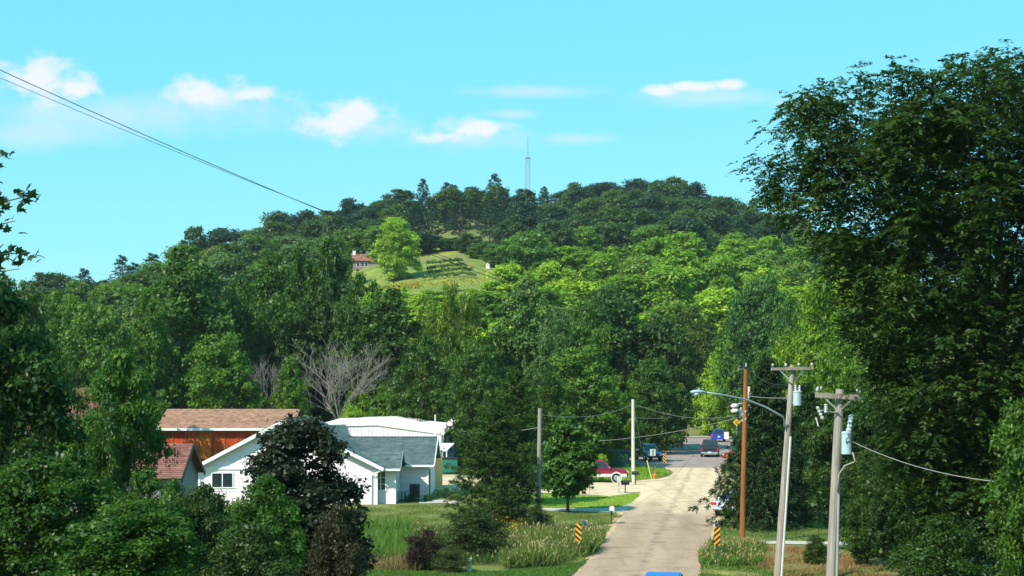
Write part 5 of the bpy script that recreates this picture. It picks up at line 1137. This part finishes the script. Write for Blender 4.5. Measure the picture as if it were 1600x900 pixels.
D = 59.1; vehicle('sedan', 'bright blue car of which only the roof shows on the bottom edge', 'car', (X(1037, D), D, .02), ROADH, 'sedan', paint('bright_blue', (.01, .14, .52)))
g = G(1166, 722); vehicle('parked_car', 'red car almost hidden behind the spruce at the road edge', 'car', (g.x, g.y + 2, .02), math.pi * .5, 'sedan', paint('red', (.28, .025, .025)))

# ------------------------------------------------------------------ grass and weeds
def blades(name, label, cat, poly, n, h0, h1, w, col, seed, lean=.35, heads=None, density=None, headcol=None):
    rng = np.random.default_rng(seed); pts = [G(*p) for p in poly]; xs = np.array([p.x for p in pts]); ys = np.array([p.y for p in pts])
    px = rng.uniform(xs.min(), xs.max(), n * 4); py = rng.uniform(ys.min(), ys.max(), n * 4); ins = np.zeros(len(px), bool); j = len(xs) - 1
    for i in range(len(xs)):
        c = ((ys[i] > py) != (ys[j] > py)) & (px < (xs[j] - xs[i]) * (py - ys[i]) / (ys[j] - ys[i] + 1e-12) + xs[i]); ins ^= c; j = i
    if density:      # patchy growth
        nz = np.sin(px * 1.7 + 1.3 * np.sin(py * .9)) + np.sin(py * 1.3 + 2 * np.sin(px * .8)); ins &= rng.random(len(px)) < np.clip(.5 + density * nz, .05, 1)
    px, py = px[ins][:n], py[ins][:n]; m = len(px); nz = np.sin(px * .9 + np.sin(py * 1.1)) * .5 + np.sin(py * .7 + 2) * .5
    h = (h0 + (h1 - h0) * rng.random(m) ** 1.4) * (1 + .25 * nz); ax = np.stack([rng.normal(0, lean, m), rng.normal(0, lean, m), np.ones(m)], -1); ax = nrmz(ax)
    pos = np.stack([px, py, hgt(px, py)], -1) + ax * h[:, None] * .48; nr = rng.normal(size=(m, 3)) * np.array([1, 1, .3]) + np.array([0, -.3, .2])
    V = kites(pos, nr, ax, h, w * rng.uniform(.6, 1.4, m) * (h / h1 * .5 + .5), .15)
    o = bpy.data.objects.new(name, leaf_mesh(name, V, np.clip(rng.normal(.5, .25, m) + nz * .15, 0, 1), LEAF)); COL.objects.link(o); o.color = (*col, 1); tag(o, label, cat, kind='stuff')
    if heads:
        k = rng.random(m) < heads; p2 = (pos + ax * h[:, None] * .5)[k]; q = len(p2); a2 = np.stack([rng.normal(0, .4, q), rng.normal(0, .4, q), np.ones(q)], -1)
        V = kites(p2, rng.normal(size=(q, 3)), a2, rng.uniform(.12, .28, q), rng.uniform(.04, .08, q)); o2 = bpy.data.objects.new('seed_heads', leaf_mesh('seed_heads', V, rng.random(q), LEAF)); COL.objects.link(o2); o2.color = (*headcol, 1); o2.parent = o; o2['kind'] = 'stuff'
blades('tall_grass', 'tall bright green grass in the ditch left of the purple shrub', 'grass', [(566, 828), (640, 832), (650, 880), (566, 884)], 9000, .4, 1.1, .04, (.085, .18, .025), 1)
blades('dry_reeds', 'dry brown reeds at the foot of the ditch grass', 'grass', [(560, 868), (650, 872), (655, 893), (560, 893)], 2600, .25, .7, .04, (.18, .15, .05), 2)
blades('ditch_weeds', 'mixed weeds with tan plumes in the ditch beside the road', 'weeds', [(775, 842), (840, 832), (900, 842), (944, 842), (934, 862), (905, 878), (860, 886), (785, 890)], 16000, .35, 1.15, .045, (.105, .165, .03), 3, .3, .13, .3, (.36, .28, .13))
blades('goldenrod', 'yellow goldenrod patch behind the ditch weeds', 'weeds', [(785, 834), (815, 831), (822, 840), (795, 846)], 1300, .5, 1.1, .05, (.11, .17, .02), 4, .3, .4, None, (.62, .44, .03))
blades('ditch_weeds', 'dark low weeds behind the olive shrub along the ditch', 'weeds', [(640, 832), (800, 836), (800, 884), (640, 886)], 8000, .3, .9, .045, (.06, .11, .02), 5, .3, .06, None, (.35, .25, .1))
blades('roadside_weeds', 'green weeds round the foot of the right striped marker', 'weeds', [(1096, 866), (1112, 850), (1150, 850), (1195, 858), (1190, 884), (1140, 888), (1094, 884)], 9000, .15, .65, .045, (.075, .165, .02), 6, .45, .12, .35, (.40, .28, .12))
blades('dry_tufts', 'dry brown grass tufts on the verge by the lamp pole', 'grass', [(1150, 858), (1230, 856), (1330, 868), (1420, 885), (1420, 905), (1240, 905), (1180, 888)], 12000, .06, .28, .04, (.26, .17, .06), 7, .6, None, .4)
blades('verge_tufts', 'short green grass along the right road edge', 'grass', [(1092, 905), (1099, 872), (1180, 884), (1240, 893), (1340, 890), (1420, 880), (1420, 905)], 12000, .05, .2, .035, (.08, .15, .02), 8, .6, None, .4)
blades('lawn_blades', 'mown lawn between the white house and the ditch', 'grass', [(560, 792), (620, 790), (700, 788), (845, 800), (960, 803), (972, 806), (944, 838), (900, 842), (780, 836), (560, 830)], 42000, .04, .11, .035, (.11, .165, .024), 9, .7, None, .25)
blades('verge_blades', 'mown strip of grass along the left road edge', 'grass', [(560, 893), (780, 893), (905, 880), (922, 872), (893, 902), (560, 905)], 20000, .04, .12, .03, (.055, .135, .015), 10, .7)
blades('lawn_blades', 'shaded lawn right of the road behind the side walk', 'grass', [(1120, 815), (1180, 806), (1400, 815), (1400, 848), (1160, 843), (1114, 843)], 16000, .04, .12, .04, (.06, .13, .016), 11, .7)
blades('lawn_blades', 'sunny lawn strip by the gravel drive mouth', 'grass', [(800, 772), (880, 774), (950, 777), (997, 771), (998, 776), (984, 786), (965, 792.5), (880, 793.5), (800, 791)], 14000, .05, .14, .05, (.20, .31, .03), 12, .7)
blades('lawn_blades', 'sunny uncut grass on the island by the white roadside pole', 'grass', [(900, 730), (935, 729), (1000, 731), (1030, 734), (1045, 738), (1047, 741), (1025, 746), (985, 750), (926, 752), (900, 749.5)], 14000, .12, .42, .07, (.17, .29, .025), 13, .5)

# ------------------------------------------------------------------ maple branch reaching in at the left edge
def near_branch():
    D = 15.0; x0 = X(-330, D); z0 = hz(x0, D); t = thing('maple_tree', 'near maple reaching in with pointed leaves at the upper left edge', 'tree', (x0, D, z0))
    m = MB(); tr = [Vector((x0, D, z0 - .1)), Vector((x0 + .1, D, z0 + 2)), Vector((x0 - .05, D + .1, 10.2)), Vector((x0 + .05, D, 12.4))]; m.tube(tr, [.16, .13, .09, .03], 10); m.build('trunk', BARK, t, smooth=True)
    rng = random.Random(8)
    # lobed leaf outline
    L = []
    for a, r in ((-90, .25), (-60, .5), (-35, .42), (-15, .78), (5, .5), (28, .95), (50, .55), (72, .7), (90, 1.15), (108, .7), (130, .55), (152, .95), (175, .5), (195, .78), (215, .42), (240, .5)): L.append((r * math.cos(R(a)), r * math.sin(R(a)) + .2))
    me = bpy.data.meshes.new('leaf'); vs = [(0, .25, .03)] + [(x, y, -.12 * (x * x + y * y)) for x, y in L]; me.from_pydata(vs, [], [(0, 1 + i, 1 + (i + 1) % len(L)) for i in range(len(L))]); me.materials.append(LEAF)
    at = me.attributes.new('tint', 'FLOAT', 'POINT'); at.data.foreach_set('value', [.5] * len(vs))
    for (px0, py0), (px1, py1), nl in (((-330, 330), (26, 250), 0), ((-120, 360), (50, 305), 26), ((-130, 420), (42, 395), 24), ((-120, 300), (12, 240), 15), ((-140, 460), (30, 420), 16), ((-120, 260), (-8, 290), 8), ((-120, 395), (24, 345), 18)):
        a = P(px0, py0, D + rng.uniform(-.4, .4)); b = P(px1, py1, D + rng.uniform(-.3, .3))
        if nl == 0: continue
        st = Vector((x0, D, a.z - .5)); c = a.lerp(b, .5) + Vector((0, 0, .05)); m = MB(); m.tube([st, a, c, b], [.04, .022, .012, .005], 6); m.build('branch', BARKP, t, smooth=True)
        for k in range(int(nl * 2.2)):
            u = .15 + .88 * rng.random(); p = a.lerp(c, u * 2) if u < .5 else c.lerp(b, u * 2 - 1); p = p + Vector((rng.uniform(-.09, .09), rng.uniform(-.12, .12), rng.uniform(-.11, .07)))
            o = bpy.data.objects.new('leaf', me); COL.objects.link(o); o.parent = t; o.location = p - Vector(t.location); s_ = rng.uniform(.05, .085); o.scale = (s_, s_, s_); o.rotation_euler = (rng.uniform(-.9, .9) + .5, rng.uniform(-.9, .9), rng.uniform(-2.6, -.4)); o.color = (.024, .055, .016, 1)
near_branch()

# ------------------------------------------------------------------ thin summer haze
hb = MB(); hb.box((0, 300, 59), (1100, 1000, 124)); hm = bpy.data.materials.new('haze_air'); hm.use_nodes = True; hn = hm.node_tree.nodes
for q in list(hn): hn.remove(q)
ho = hn.new('ShaderNodeOutputMaterial'); hv = hn.new('ShaderNodeVolumePrincipled'); hv.inputs['Color'].default_value = (.75, .88, 1, 1); hv.inputs['Density'].default_value = .00007
hm.node_tree.links.new(hv.outputs[0], ho.inputs['Volume']); hz_o = hb.build('haze', hm); tag(hz_o, 'thin bluish summer haze over the valley', 'haze', kind='stuff')
